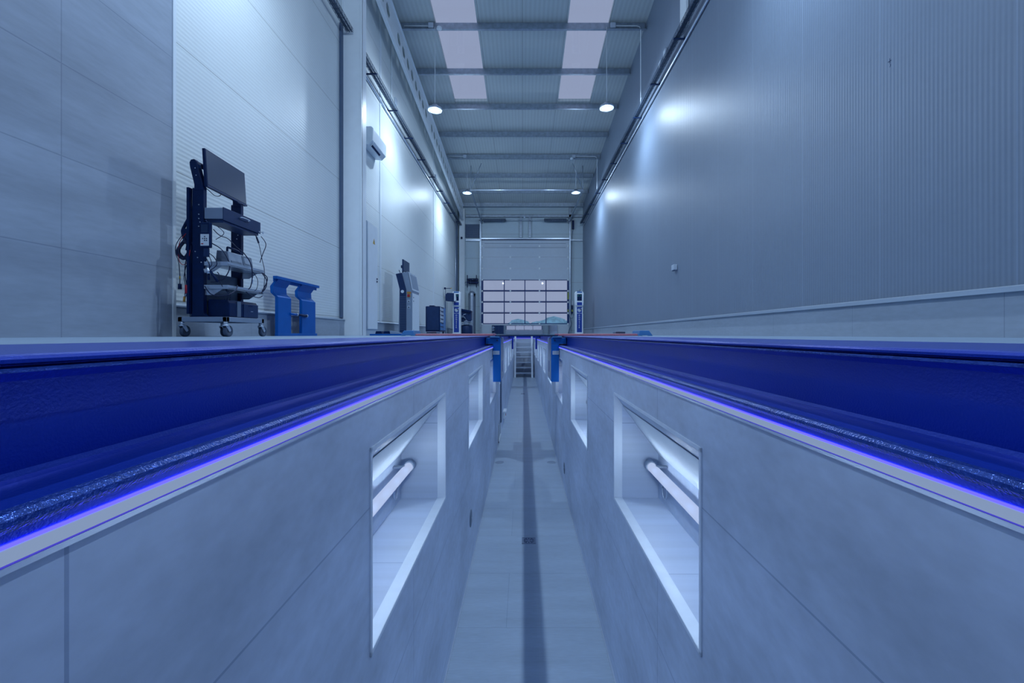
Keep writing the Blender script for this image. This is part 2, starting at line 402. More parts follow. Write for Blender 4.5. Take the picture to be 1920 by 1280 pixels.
rafter('roof_rafter', -2.82, -8.4, 21.3, 'long white rafter with hexagonal web holes along the left roof edge')
# purlins : Z sections
pur = [10.43+1.545*k for k in range(-11, 8)]
words = {0: 'galvanised purlin in front of the first pair of hanging lamps', 1: 'galvanised purlin crossing both skylights, second one visible from the top',
         2: 'galvanised purlin at the far end of the skylights', 3: 'galvanised purlin just beyond the skylights', 4: 'galvanised purlin carrying the far pair of lamps and two detectors',
         5: 'galvanised purlin above the door rail crossbar', 6: 'galvanised purlin second from the far door wall', 7: 'galvanised purlin closest to the far door wall'}
for i, y in enumerate(pur):
    z = roof(y)-.004; h = .185; t = .004
    b = MB(); s = -.0924
    b.prism([(y, z), (y+.06, z-.006), (y+.06, z-.011), (y+t, z-t), (y+t, z-h+t), (y-.055, z-h+t+.004), (y-.055, z-h+.016), (y-.06, z-h+.016), (y-.06, z-h), (y, z-h)], 'x', -2.90, XR-.02)
    o = build(b, 'purlin', 'galv', base=True)
    k = i-11
    if k in words: tag(o, words[k], 'beam')
    else: tag(o, 'galvanised purlin above and behind the viewer', 'beam', 'purlins behind the view')
# ================================================================== HIGH-BAY LAMPS
lamps = [(-2.02, 10.35, 5.13, 0, 'left'), (1.90, 10.35, 5.18, 0, 'right'), (-2.06, 16.60, 5.19, 1, 'left'), (1.92, 16.60, 5.20, 1, 'right'),
         (-2.02, 4.1, 5.2, 2, 'left'), (1.90, 4.1, 5.2, 2, 'right'), (-2.02, -2.2, 5.2, 3, 'left'), (1.90, -2.2, 5.2, 3, 'right')]
lab = {0: 'round glowing high bay lamp hanging nearer, on the %s under the skylight end', 1: 'smaller looking round high bay lamp hanging on the %s close to the far door'}
proto = None
for x, y, z, k, sd in lamps:
    r = thing('high_bay_lamp', (x, y, z), (lab[k] % sd) if k in lab else 'round high bay lamp hanging behind the view', 'lamp', None if k in lab else 'high bay lamps behind the view')
    b = MB(); b.lathe([(.0, .13), (.06, .13), (.07, .09), (.15, .055), (.165, .02), (.165, 0), (.15, 0)], (x, y, z)); build(b, 'housing', 'alu', r)
    b = MB(); b.lathe([(0, -.012), (.10, -.010), (.15, .002)], (x, y, z)); build(b, 'lens', 'lamp_lens', r)
    b = MB(); b.cyl((x, y, z+.13), (x, y, roof(y)-.16), .006, n=6); build(b, 'suspension_cord', 'white', r)
    p_l = point((x, y, z-.07), 82, LAMP_COL, r, .05, 'glow')
    l = bpy.data.lights.new('bulb', 'SPOT'); l.energy = LAMP_W*(1.35 if k == 2 else 1); l.color = LAMP_COL; l.spot_size = math.radians(160); l.spot_blend = 1.0; l.shadow_soft_size = .05
    o = bpy.data.objects.new('bulb', l); S.collection.objects.link(o); o.parent = r; o.location = (0, 0, -.07)

# ================================================================== STEEL RAILS + LED STRIPS
def rail(s, X, sd):
    def p(e, z): return (X+s*e, z)
    prof = [(.55, 0), (.077, 0), (.072, -.002), (.0705, -.006), (.0705, -.007)]
    body = [(.55, -.001), (.080, -.001), (.080, -.011), (.0705, -.013), (.0705, -.016), (.086, -.018), (.0915, -.026), (.0925, -.07), (.0920, -.111), (.0895, -.1165), (.080, -.1185), (.030, -.117), (-.006, -.113), (-.014, -.115), (-.016, -.120), (-.012, -.126), (0, -.130), (0, -.139), (.55, -.139)]
    r = thing('pit_edge_rail', (X+s*.3, 0, -.139), 'blue painted steel channel rail along the %s edge of the pit' % sd, 'rail', None)
    ya, yb = Y0, PE
    b = MB(); b.prism([p(*q) for q in body], 'y', ya, yb); build(b, 'channel', 'blue_steel', r)
    b = MB(); b.prism([p(*q) for q in [(.55, 0), (.078, 0), (.0735, -.0015), (.0705, -.0045), (.0705, -.008), (.074, -.0095), (.080, -.0098), (.55, -.0098)]], 'y', ya, yb-.001); o = build(b, 'top_plate', 'blue_steel', r)
    b = MB(); b.prism([p(*q) for q in [(-.004, -.1118), (-.012, -.1128), (-.0172, -.1165), (-.0178, -.121), (-.013, -.1268), (-.004, -.1280), (.001, -.120)]], 'y', ya, yb); build(b, 'edge_bead', 'blue_edge', r)
    b = MB(); b.prism([p(*q) for q in [(.0700, -.0125), (.0695, -.0145), (.0700, -.0165), (.074, -.0165), (.074, -.0125)]], 'y', ya, yb); build(b, 'lip', 'blue_edge', r)
    q = thing('led_strip', (X, 0, -.16), 'glowing white light strip with violet edges under the %s pit rail' % sd, 'light strip', None)
    b = MB(); b.prism([p(*t) for t in [(-.001, -.1405), (-.0045, -.1425), (-.0045, -.1530), (-.001, -.1550), (0, -.1550), (0, -.1405)]], 'y', ya, yb); build(b, 'diffuser', 'strip', q)
    b = MB(); b.prism([p(*t) for t in [(-.001, -.1395), (-.0035, -.1401), (-.0045, -.1413), (-.001, -.1413)]], 'y', ya, yb); build(b, 'upper_glow_edge', 'violet', q)
    b = MB(); b.prism([p(*t) for t in [(-.0005, -.1545), (-.0044, -.1540), (-.0044, -.1546), (-.0005, -.1556)]], 'y', ya, yb); build(b, 'lower_glow_edge', 'violet_dim', q)
    b = MB(); b.prism([p(*t) for t in [(0, -.1556), (-.0035, -.1556), (-.0035, -.1610), (0, -.1620)]], 'y', ya, yb); build(b, 'aluminium_profile', 'alu', q)
rail(-1, PL, 'left'); rail(1, PR, 'right')
b = MB(); b.box(PL, PR, PE-.006, PE, -.16, -.12); q = build(b, 'led_strip', 'violet', base=True); tag(q, 'violet glowing strip across the far end wall behind the ladder', 'light strip')
q.data.materials[0] = emit('led end', (.10, .10, .62), 1.0)

# ================================================================== NICHE FRAMES + TUBE LIGHTS
ordw = ['nearest', 'second nearest', 'third', 'fourth', 'fifth', 'sixth', 'seventh', 'eighth']
def niche_proto(X, s, y):
    fr = thing('niche_frame', (X, y+NL/2, NZ0), 'x', 'frame')
    w_, t = .036, .004
    def bx(e0, e1, ya, yb, z0, z1):
        b = MB(); b.box(min(X+s*e0, X+s*e1), max(X+s*e0, X+s*e1), ya, yb, z0, z1); return b
    b = bx(-.003, w_, y, y+NL, NZ0-.001, NZ0+t); b.box(min(X-s*.004, X), max(X-s*.004, X), y-.008, y+NL+.008, NZ0-.008, NZ0+.003); build(b, 'bottom_strip', 'lining', fr)
    b = bx(-.003, w_, y, y+t, NZ0, NZ1); b.box(min(X-s*.004, X), max(X-s*.004, X), y-.008, y+.003, NZ0-.008, NZ1+.008); build(b, 'side_strip', 'lining', fr)
    b = bx(-.003, w_, y+NL-t, y+NL, NZ0, NZ1); b.box(min(X-s*.004, X), max(X-s*.004, X), y+NL-.003, y+NL+.008, NZ0-.008, NZ1+.008); build(b, 'side_strip', 'lining', fr)
    b = bx(-.003, w_, y, y+NL, NZ1-t, NZ1+.001); b.box(min(X-s*.004, X), max(X-s*.004, X), y-.008, y+NL+.008, NZ1-.003, NZ1+.008); build(b, 'top_strip', 'lining', fr)
    b = MB(); o0, o1 = X+s*.037, X+s*(ND-.002); dz = (NZB-NZ1)/ND
    z0 = NZ1+dz*.037-.004
    b.add([(o0, y+.004, z0), (o0, y+NL-.004, z0), (o1, y+NL-.004, NZB-.004), (o1, y+.004, NZB-.004), (o0, y+.004, z0-.002), (o0, y+NL-.004, z0-.002), (o1, y+NL-.004, NZB-.006), (o1, y+.004, NZB-.006)],
          [(0,1,2,3), (7,6,5,4), (0,1,5,4), (1,2,6,5), (2,3,7,6), (3,0,4,7)])
    build(b, 'reflector', 'reflector', fr)
    tl = thing('tube_light', (X+s*.165, y+NL/2, -.605-.024), 'x', 'lamp')
    xc, zc = X+s*.158, -.612
    b = MB(); b.cyl((xc, y+.075, zc), (xc, y+NL-.085, zc), .021); build(b, 'tube', 'tube', tl)
    for ya, yb in ((y+.035, y+.080), (y+NL-.090, y+NL-.045)):
        b = MB(); b.cyl((xc, ya, zc), (xc, yb, zc), .0255, n=20); b.cyl((xc, ya-.004, zc), (xc, ya, zc), .018, n=20); build(b, 'end_cap', 'galv', tl)
    for ya in (y+.2, y+NL-.14):
        b = MB(); b.box(min(xc, X+s*(ND-.002)), max(xc, X+s*(ND-.002)), ya-.012, ya+.012, zc+.012, zc+.020); build(b, 'mounting_bracket', 'galv', tl)
    cg = MB(); yy = y+NL-.14
    pts = [(X+s*(ND-.012), yy+.032*math.cos(a), -.705+.04*math.sin(a)) for a in [2*PI*i/16 for i in range(17)]]
    cg.tube(pts, .004, 6); build(cg, 'supply_cable_loop', 'alu', tl)
    for j in range(6): point((X+s*.108, y+.16+j*.15, -.572), TUBE_W/6, (.66, .82, 1.0), tl)
    return fr, tl
for X, s, sd in ((PL, -1, 'left'), (PR, 1, 'right')):
    fr, tl = niche_proto(X, s, niches[1])
    for k, y in enumerate(niches):
        if k == 1: f, t = fr, tl
        else:
            f, t = dup(fr), dup(tl); dy = y-niches[1]; f.location.y += dy; t.location.y += dy
        if k == 0:
            f['label'] = 'steel niche frame behind the view'; t['label'] = 'tube light in the niche behind the view'; f['group'] = t['group'] = 'niches behind the view'
        elif k <= 3:
            w_ = ordw[k-1]
            f['label'] = 'stainless frame around the %s lit niche in the %s pit wall' % (w_, sd)
            t['label'] = 'glowing tube light inside the %s niche of the %s pit wall' % (w_, sd)
        else:
            f['label'] = 'small distant stainless niche frame in the %s pit wall, beyond the blue jack' % sd; f['group'] = 'distant niche frames, %s wall' % sd
            t['label'] = 'tube light in a distant niche of the %s pit wall, beyond the blue jack' % sd; t['group'] = 'distant niche tube lights, %s wall' % sd

# ================================================================== PIT JACKS
def jack(ya, yb, inner, zb, lab_, small=False):
    r = thing('pit_jack', ((PL+PR)/2, (ya+yb)/2, zb), lab_, 'pit jack')
    for X, s in ((PL, -1), (PR, 1)):
        xi = X - s*inner
        x0, x1 = min(X+s*.085, xi), max(X+s*.085, xi)
        b = MB(); b.box(min(X-s*.006, xi), max(X-s*.006, xi), ya, yb, zb, -.10)
        b.box(x0, x1, ya, yb, -.10, -.022); build(b, 'side_box', 'blue_steel' if small else 'blue', r, bevel=.004)
        if not small:
            b = MB(); b.box(min(xi, xi-s*.004), max(xi, xi-s*.004), ya+.01, yb-.01, zb+.02, -.03); c = build(b, 'inner_cover', 'lgrey', r)
            b = MB(); b.box(min(xi-s*.0035, xi-s*.006), max(xi-s*.0035, xi-s*.006), ya+.30, ya+.50, zb+.1, -.33); build(b, 'slot', 'blue_label', c)
            xa = X-s*.006; xb = X-s*.088
            b = MB(); b.box(min(xa, xb), max(xa, xb), ya-.005, ya+.001, -.232, -.187)
            lb = build(b, 'label_plate', 'offwhite', r)
            b = MB()
            for i in range(7):
                for j in range(2):
                    cx = xa + (xb-xa)*(i+.8)/7.6; b.box(cx-.004, cx+.004, ya-.0062, ya-.004, -.222+j*.018, -.212+j*.018)
            build(b, 'print', 'lgrey', lb)
            b = MB(); b.cyl((X-s*.06, ya-.006, -.055), (X-s*.06, ya+.002, -.055), .010, n=12); build(b, 'bolt', 'dgrey', r)
            b = MB(); b.box(min(X+s*.03, X-s*.09), max(X+s*.03, X-s*.09), ya-.02, yb-.3, -.022, -.004); build(b, 'end_cap', 'lblue', r, bevel=.003)
    if not small:
        b = MB(); b.box(PL+.03, PR-.015, ya+.05, ya+.35, -.0035, .012); build(b, 'cross_beam', 'black', r, bevel=.003)
    else:
        b = MB(); b.box(PL-.07, PR+.07, ya, yb, -.02, -.004); build(b, 'cross_beam', 'blue_steel', r)
    return r
jack(5.68, 6.42, .105, -.575, 'blue pit jack with black cross beam spanning the middle of the pit')
jack(14.9, 15.3, .055, -.46, 'narrow second pit jack further along, near the ladder', True)

# conduit + socket on the left pit wall, low sump frame
r = thing('pit_conduit', (PL+.01, 7.6, -1.45), 'dark vertical cable channel on the left pit wall below the jack', 'conduit')
b = MB(); b.box(PL, PL+.018, 7.55, 7.72, -1.45, -.20); build(b, 'channel', 'vent', r)
b = MB(); b.box(PL+.018, PL+.022, 7.62, 7.70, -1.45, -.20); build(b, 'cover', 'lgrey', r)
r = thing('power_socket', (PL+.03, 8.75, -1.58), 'small white power socket low on the left pit wall', 'socket')
b = MB(); b.box(PL, PL+.045, 8.6, 8.9, -1.58, -1.46); b.box(PL, PL+.06, 8.58, 8.92, -1.47, -1.435); build(b, 'housing', 'white', r, bevel=.006)
b = MB(); b.box(PL+.045, PL+.05, 8.71, 8.79, -1.54, -1.50); build(b, 'switch', 'red2', r)
r = thing('sump_frame', (PL, 7.4, -1.66), 'small steel framed opening low on the left pit wall before the socket', 'frame')
b = MB(); b.box(PL, PL+.004, 7.0, 7.6, -1.64, -1.37); build(b, 'cover', 'lgrey', r)
b = MB(); b.box(PL, PL+.012, 7.0, 7.6, -1.655, -1.635); b.box(PL, PL+.012, 7.58, 7.6, -1.655, -1.37); b.box(PL, PL+.012, 7.0, 7.02, -1.655, -1.37); build(b, 'frame', 'white', r)

def cap(X, s, y, z, rr, label):
    r = thing('cable_outlet', (X, y, z-rr), label, 'cover')
    b = MB(); b.lathe([(0, -s*.006), (rr*.8, -s*.006), (rr, -s*.003), (rr, 0)], (X, y, z), 'x'); build(b, 'disc', 'grey', r)
    b = MB(); b.cyl((X-s*.006, y, z), (X-s*.010, y, z), rr*.18, n=10); build(b, 'screw', 'galv', r)
cap(PL, -1, 3.34, -1.335, .062, 'round grey cap low on the left pit wall beyond the near niche')
cap(PR, 1, 5.0, -1.455, .062, 'round grey cap low on the right pit wall beyond the second niche')
for x, lb in ((-.318, 'left'), (.372, 'right')):
    r = thing('floor_outlet', (x, 6.04, PZ), 'round steel cap in the pit floor near the %s wall' % lb, 'cover')
    b = MB(); b.lathe([(.060, 0), (.062, .003), (.056, .003), (.054, .001)], (x, 6.04, PZ)); build(b, 'ring', 'steel', r)
    b = MB(); b.lathe([(0, .002), (.054, .002)], (x, 6.04, PZ)); build(b, 'plate', 'lblue' if False else 'lgrey', r)
def drain(x, y, label):
    r = thing('floor_drain', (x, y, PZ), label, 'drain'); h = .056
    b = MB(); t = .008
    b.box(x-h, x+h, y-h, y-h+t, PZ, PZ+.003); b.box(x-h, x+h, y+h-t, y+h, PZ, PZ+.003); b.box(x-h, x-h+t, y-h, y+h, PZ, PZ+.003); b.box(x+h-t, x+h, y-h, y+h, PZ, PZ+.003)
    build(b, 'frame', 'lgrey', r)
    b = MB(); b.box(x-h+t, x+h-t, y-h+t, y+h-t, PZ, PZ+.002); g = build(b, 'grate', 'lgrey', r)
    b = MB()
    for q in range(4):
        a = q*PI/2
        for (u, v, l, ww, ang) in ((.028, .028, .030, .006, PI/4+PI/2), (.016, .016, .016, .005, PI/4), (.034, 0, .016, .006, 0)):
            R = Matrix.Rotation(a, 3, 'Z'); c = R @ Vector((u, v, 0))
            b.cbox((x+c.x, y+c.y, PZ+.0025), (l, ww, .001), Matrix.Rotation(ang+a, 3, 'Z'))
    build(b, 'openings', 'black', g)
drain(.044, 3.74, 'square patterned floor drain in the middle of the pit floor, near the viewer')
drain(-.02, 13.0, 'small distant floor drain in the pit floor before the ladder')

# ladder at the pit end
r = thing('pit_ladder', (.03, 18.2, PZ), 'aluminium step ladder stair at the far end of the pit', 'ladder')
ybot, ytop, ztop = 17.95, 18.75, -.02
for x in (-.335, .345):
    b = MB(); t = .033
    b.add([(x+sx*t, y+dy, z) for (y, z) in ((ybot, PZ), (ytop, ztop)) for sx in (-1, 1) for dy in (0, .12)], [(0,1,3,2), (4,6,7,5), (0,4,5,1), (2,3,7,6), (0,2,6,4), (1,5,7,3)])
    build(b, 'stringer', 'alu', r)
for i, py in enumerate((640.5, 650, 659.3, 668.5, 678.5, 688.4, 698.6)):
    t = (py-632)/(707-632); y = ytop+(ybot-ytop)*t; z = CAMH - (py-627)*y/850
    b = MB(); b.box(-.302, .312, y+.01, y+.20, z-.035, z); build(b, 'step', 'alu', r)

# ================================================================== ROLLER PLATES / RAMPS
def zig(b, x0, x1, ya, yb, z0, z1, n):
    for i in range(n):
        y = ya+(yb-ya)*i/n; b.prism([(y, z0), (y+(yb-ya)/n, z0), (y+(yb-ya)/n*.5, z1)], 'x', x0, x1)
for s, xa, xb, xc, sd in ((-1, -.405, -1.42, -1.62, 'left'), (1, .462, 1.50, 1.70, 'right')):
    r = thing('brake_roller_plate', ((xa+xb)/2, 6.3, 0), 'long low red grit coated plate on the floor at the %s side of the pit' % sd, 'roller plate')
    b = MB(); b.box(min(xa, xb), max(xa, xb), 5.95, 6.75, 0, .016); zig(b, min(xa, xb), max(xa, xb), 5.95, 6.75, .016, .030, 8); build(b, 'grit_surface', 'red', r)
    b = MB(); b.box(min(xa, xb), max(xa, xb), 5.94, 5.952, 0, .002); build(b, 'front_edge', 'offwhite', r)
    r = thing('ramp_block', ((xb+xc)/2, 6.1, 0), 'light blue painted end block beside the %s red plate' % sd, 'ramp block')
    q = xc - s*.05
    b = MB(); b.prism([(xb+s*.01, 0), (xc, 0), (q, .070), (xb+s*.03, .072)], 'y', 5.95, 6.35); build(b, 'body', 'lblue', r, bevel=.006)
    b = MB(); b.box(min(xb+s*.06, xb+s*.12), max(xb+s*.06, xb+s*.12), 5.92, 5.95, 0, .008); build(b, 'foot', 'steel', r)
    r = thing('cover_plate', ((xb)/1, 6.6, 0), 'grey steel cover plate behind the %s light blue block' % sd, 'plate')
    b = MB(); b.box(min(xb+s*.02, xb-s*.12), max(xb+s*.02, xb-s*.12), 6.77, 7.0, 0, .058); build(b, 'plate', 'grey', r)
    b = MB(); b.box(min(xb+s*.02, xb-s*.12), max(xb+s*.02, xb-s*.12), 6.76, 7.0, .058, .064); build(b, 'top_edge', 'alu', r)
r = thing('floor_lift_plate', (-2.35, 7.9, 0), 'violet blue floor plate with two black rubber pads near the cabinet', 'lift plate')
b = MB(); b.box(-2.58, -1.95, 7.6, 8.2, 0, .030); build(b, 'plate', 'blue', r, bevel=.004)
for x in (-2.46, -2.32):
    b = MB(); b.prism([(x-.06, .03), (x+.06, .03), (x+.045, .075), (x-.045, .075)], 'y', 7.7, 7.95); build(b, 'pad', 'black', r)
b = MB(); b.prism([(-2.24, .03), (-2.06, .03), (-2.06, .045), (-2.25, .085)], 'y', 7.62, 7.7); build(b, 'hinge_tab', 'lgrey', r)

# ================================================================== DIAGNOSTIC CART
C = (-2.66, 4.02, 0)
r = thing('diagnostic_cart', C, 'black and grey wheeled diagnostic trolley with monitor beside the tiled wall', 'trolley')
b = MB(); b.box(-2.86, -2.455, 3.75, 3.785, .125, .165); b.box(-2.86, -2.455, 4.255, 4.29, .125, .165); b.box(-2.49, -2.455, 3.75, 4.29, .125, .165); b.box(-2.86, -2.825, 3.75, 4.29, .125, .165)
b.box(-2.86, -2.455, 3.75, 4.29, .155, .160); build(b, 'base_frame', 'lgrey', r, bevel=.003)
def caster(x, y):
    c = MB(); c.cyl((x, y, .098), (x, y, .125), .016); c.cyl((x, y, .088), (x, y, .100), .024)
    for d in (-.017, .017):
        c.prism([(y-.022, .092), (y+.022, .092), (y+.045, .052), (y+.030, .040), (y+.018, .046)], 'x', x+d-.002, x+d+.002)
    c.box(x-.014, x+.014, y+.02, y+.055, .083, .089)
    o = build(c, 'caster_fork', 'alu', r)
    wl = MB(); prof = [(.0, -.010), (.028, -.012), (.030, -.014), (.045, -.014), (.047, -.010), (.047, .010), (.045, .014), (.030, .014), (.028, .012), (.0, .010)]
    wl.lathe([(q, h) for q, h in prof], (x, y+.032, .047), 'x', 24); build(wl, 'wheel', 'rubber', o)
for x in (-2.835, -2.475):
    for y in (3.765, 4.27): caster(x, y)
# uprights
for y in (3.80, 4.30):
    ya, yb = y-.02, y+.02
    b = MB()
    b.prism([(-2.785, .125), (-2.655+.03, .125), (-2.625, .165), (-2.655, .175), (-2.668, .20), (-2.668, 1.245), (-2.715, 1.245), (-2.762, 1.24), (-2.762, .20), (-2.772, .175), (-2.785, .165)], 'y', ya, yb)
    u = build(b, 'upright', 'black', r, bevel=.002)
    b = MB(); b.prism([(-2.745, 1.22), (-2.672, 1.22), (-2.672, 1.27), (-2.715, 1.43), (-2.722, 1.462), (-2.745, 1.483), (-2.772, 1.478), (-2.785, 1.455), (-2.782, 1.42), (-2.745, 1.27)], 'y', ya-.004, yb+.004)
    a_ = build(b, 'monitor_arm', 'black', r, bevel=.006)
    b = MB()
    for (dx, z) in ((-.030, 1.405), (-.022, 1.345), (0, 1.10), (.0, 1.02), (-.0, .985), (.01, .955), (.0, .92), (-.03, .71), (.02, .62), (-.01, .66), (-.055, .145), (.075, .145)):
        b.cyl((-2.705+dx, ya-.005, z), (-2.705+dx, ya+.001, z), .0045, n=8)
    build(b, 'bolts', 'alu', u)
b = MB(); b.cyl((-2.748, 3.80, 1.455), (-2.748, 4.30, 1.455), .022); b.box(-2.75, -2.69, 4.0, 4.12, 1.33, 1.48); build(b, 'arm_crossbar', 'black', r)
b = MB(); b.box(-2.80, -2.775, 3.80, 3.83, .17, 1.10); b.box(-2.72, -2.70, 3.82, 4.28, .175, .55); build(b, 'back_panel', 'grey', r)
b = MB(); b.box(-2.795, -2.776, 3.76, 3.80, .19, 1.24); build(b, 'cable_channel', 'black', r)
# drawer box
b = MB(); b.box(-2.665, -2.51, 3.785, 4.315, .985, 1.078); d = build(b, 'drawer_box', 'lgrey', r, bevel=.003)
b = MB(); b.box(-2.510, -2.504, 3.783, 4.317, .975, 1.082); f = build(b, 'drawer_front', 'dgrey', d, bevel=.001)
b = MB(); b.box(-2.66, -2.515, 3.80, 4.30, .955, .984); build(b, 'underside', 'dgrey', r)
b = MB(); b.tube([(-2.504, 4.0, 1.045), (-2.485, 4.0, 1.05), (-2.482, 4.06, 1.052), (-2.485, 4.12, 1.05), (-2.504, 4.12, 1.045)], .005, 6, 4); build(b, 'drawer_handle', 'alu', f)
b = MB(); b.cyl((-2.504, 4.29, .99), (-2.498, 4.29, .99), .007, n=10); b.cyl((-2.498, 4.30, .99), (-2.475, 4.31, .985), .003); b.cyl((-2.478, 4.31, .985), (-2.474, 4.31, .985), .012, n=10); build(b, 'key', 'alu', f)
# shelves
for z0, nm in ((.60, 'shelf'), (.405, 'shelf')):
    b = MB(); b.box(-2.67, -2.47, 3.79, 4.31, z0, z0+.004); b.box(-2.474, -2.470, 3.79, 4.31, z0-.005, z0+.028); b.box(-2.67, -2.47, 3.786, 3.790, z0-.005, z0+.028); b.box(-2.67, -2.47, 4.31, 4.314, z0-.005, z0+.028)
    b.prism([(-2.67, z0-.055), (-2.60, z0-.055), (-2.52, z0-.004), (-2.67, z0-.004)], 'y', 3.80, 3.805); b.prism([(-2.67, z0-.055), (-2.60, z0-.055), (-2.52, z0-.004), (-2.67, z0-.004)], 'y', 4.295, 4.30)
    build(b, nm, 'alu', r)
b = MB(); b.box(-2.825, -2.80, 3.80, 3.812, 1.03, 1.10); b.cyl((-2.80, 3.806, 1.065), (-2.76, 3.806, 1.065), .006); build(b, 'side_hook', 'dgrey', r)
# monitor
b = MB(); b.box(-.012, .012, -.30, .30, -.16, .16)
k0 = len(b.v)
m_ = thing('monitor', (-2.675, 4.08, 1.262), 'large black flat monitor mounted on top of the diagnostic trolley', 'monitor')
def tilt(b, c, ry, rz):
    R = Matrix.Rotation(rz, 3, 'Z') @ Matrix.Rotation(ry, 3, 'Y')
    b.v = [R @ v + Vector(c) for v in b.v]; return b
cM = (-2.675, 4.075, 1.412); RY, RZ = -.06, .06
build(tilt(b, cM, RY, RZ), 'casing', 'black', m_, bevel=.004)
b = MB(); b.box(.012, .0135, -.290, .290, -.140, .150); build(tilt(b, cM, RY, RZ), 'screen', 'screen', m_)
b = MB(); b.box(.010, .018, -.30, .30, -.160, -.146); b.box(.0, .016, .14, .20, -.168, -.158); build(tilt(b, cM, RY, RZ), 'lower_bezel', 'dgrey', m_)
b = MB(); b.tube([(-2.69, 3.80, 1.27), (-2.68, 3.86, 1.245), (-2.68, 3.93, 1.225), (-2.68, 3.99, 1.235), (-2.68, 4.02, 1.262)], .003, 6, 5); build(b, 'video_cable', 'cable', m_)
# handheld tester on the near upright
h_ = thing('handheld_tester', (-2.63, 3.745, .74), 'black handheld tester with white keypad hanging on the trolley upright', 'tester')
b = MB(); b.box(-2.665, -2.585, 3.735, 3.770, .735, .945); build(b, 'case', 'black', h_, bevel=.008)
b = MB(); b.box(-2.655, -2.600, 3.733, 3.736, .860, .925); build(b, 'screen', 'screen', h_)
b = MB(); b.box(-2.660, -2.592, 3.732, 3.736, .750, .845); kp = build(b, 'keypad', 'white', h_)
b = MB()
for u, v in ((0, .028), (-.016, .012), (0, .012), (.016, .012), (0, -.004), (.016, -.004)): b.cyl((-2.624+u, 3.729, .796+v), (-2.624+u, 3.733, .796+v), .0045, n=8)
build(b, 'buttons', 'black', kp)
b = MB(); b.box(-2.652, -2.636, 3.729, 3.733, .762, .769); build(b, 'red_button', 'red2', kp)
b = MB(); b.box(-2.645, -2.605, 3.745, 3.765, .66, .735); build(b, 'holder', 'dgrey', h_, bevel=.004)
b = MB(); b.tube([(-2.625, 3.765, .945), (-2.64, 3.765, .965), (-2.66, 3.777, .955)], .006, 6, 4); build(b, 'hanging_strap', 'black', h_)
# silver analyser on upper shelf
a_ = thing('bench_analyser', (-2.575, 4.06, .604), 'silver bench instrument with display and black handle on the upper shelf', 'instrument')
b = MB(); b.prism([(-2.655, .606), (-2.520, .606), (-2.545, .735), (-2.64, .745)], 'y', 3.90, 4.24); build(b, 'case', 'lgrey', a_, bevel=.005)
def front(y0, y1, z0, z1, off=.002, nm='x', m='dgrey', par=None):
    dx = (-2.545+2.520)/(.735-.606)
    f = lambda z: -2.520 + dx*(z-.606)
    b = MB(); b.add([(f(z)+o, y, z) for (y, z) in ((y0, z0), (y1, z0), (y1, z1), (y0, z1)) for o in (-.002, off)], [(0,2,4,6), (1,7,5,3), (0,1,3,2), (2,3,5,4), (4,5,7,6), (6,7,1,0)])
    return build(b, nm, m, par)
fp = front(4.09, 4.23, .618, .728, .004, 'front_panel', 'grey', a_); front(4.11, 4.19, .66, .715, .006, 'display', 'lgrey', fp)
front(3.92, 4.06, .62, .66, .004, 'connector_row', 'grey', a_)
b = MB(); b.tube([(-2.60, 3.98, .745), (-2.60, 3.98, .775), (-2.60, 4.0, .785), (-2.60, 4.14, .775), (-2.60, 4.16, .74)], .009, 8, 3); build(b, 'handle', 'black', a_)
# printer on base
p_ = thing('printer', (-2.58, 4.03, .160), 'black desktop printer standing on the trolley base', 'printer')
b = MB(); b.prism([(-2.668, .165), (-2.490, .165), (-2.484, .18), (-2.484, .285), (-2.50, .312), (-2.655, .318), (-2.668, .30)], 'y', 3.83, 4.24)
build(b, 'body', 'black', p_, bevel=.006)
b = MB(); b.box(-2.486, -2.478, 4.02, 4.235, .170, .290); d = build(b, 'paper_tray_front', 'dgrey', p_, bevel=.003)
b = MB(); b.box(-2.4795, -2.477, 4.085, 4.15, .268, .279); build(b, 'grip_slot', 'black', d)
b = MB(); b.box(-2.4790, -2.4772, 4.12, 4.155, .224, .230); build(b, 'nameplate', 'lgrey', d)
b = MB(); b.box(-2.486, -2.480, 3.93, 3.98, .172, .305); build(b, 'corner_strip', 'grey', p_)
# cables on the cart
cab = thing('cable_coil', (-2.84, 3.80, .55), 'thick bundle of coiled black cable hanging on the wall side of the trolley', 'cable')
b = MB()
for j in range(7):
    c = (-2.835+random.uniform(-.012, .012), 3.79+random.uniform(-.015, .015), .735+random.uniform(-.015, .01)); rx, rz = .052+random.uniform(-.01, .012), .085+random.uniform(-.012, .012); tl_ = .5+random.uniform(-.12, .12)
    pts = []
    for i in range(19):
        a = 2*PI*i/18; u, v = rx*math.cos(a), rz*math.sin(a); pts.append((c[0]+u*math.cos(tl_)+v*math.sin(tl_)*.6, c[1]+.008*math.sin(3*a), c[2]-u*math.sin(tl_)+v*math.cos(tl_)))
    b.tube(pts, .0065, 6)
build(b, 'coil', 'cable', cab)
b = MB(); b.tube([(-2.80, 3.79, .985), (-2.83, 3.79, .93), (-2.85, 3.79, .88), (-2.835, 3.79, .82), (-2.82, 3.79, .78)], .012, 6, 5); b.tube([(-2.79, 3.79, .90), (-2.815, 3.79, .86), (-2.80, 3.79, .80), (-2.81, 3.79, .72)], .014, 6, 5); b.box(-2.835, -2.795, 3.775, 3.805, .85, .90); build(b, 'plug_bundle', 'black', cab)
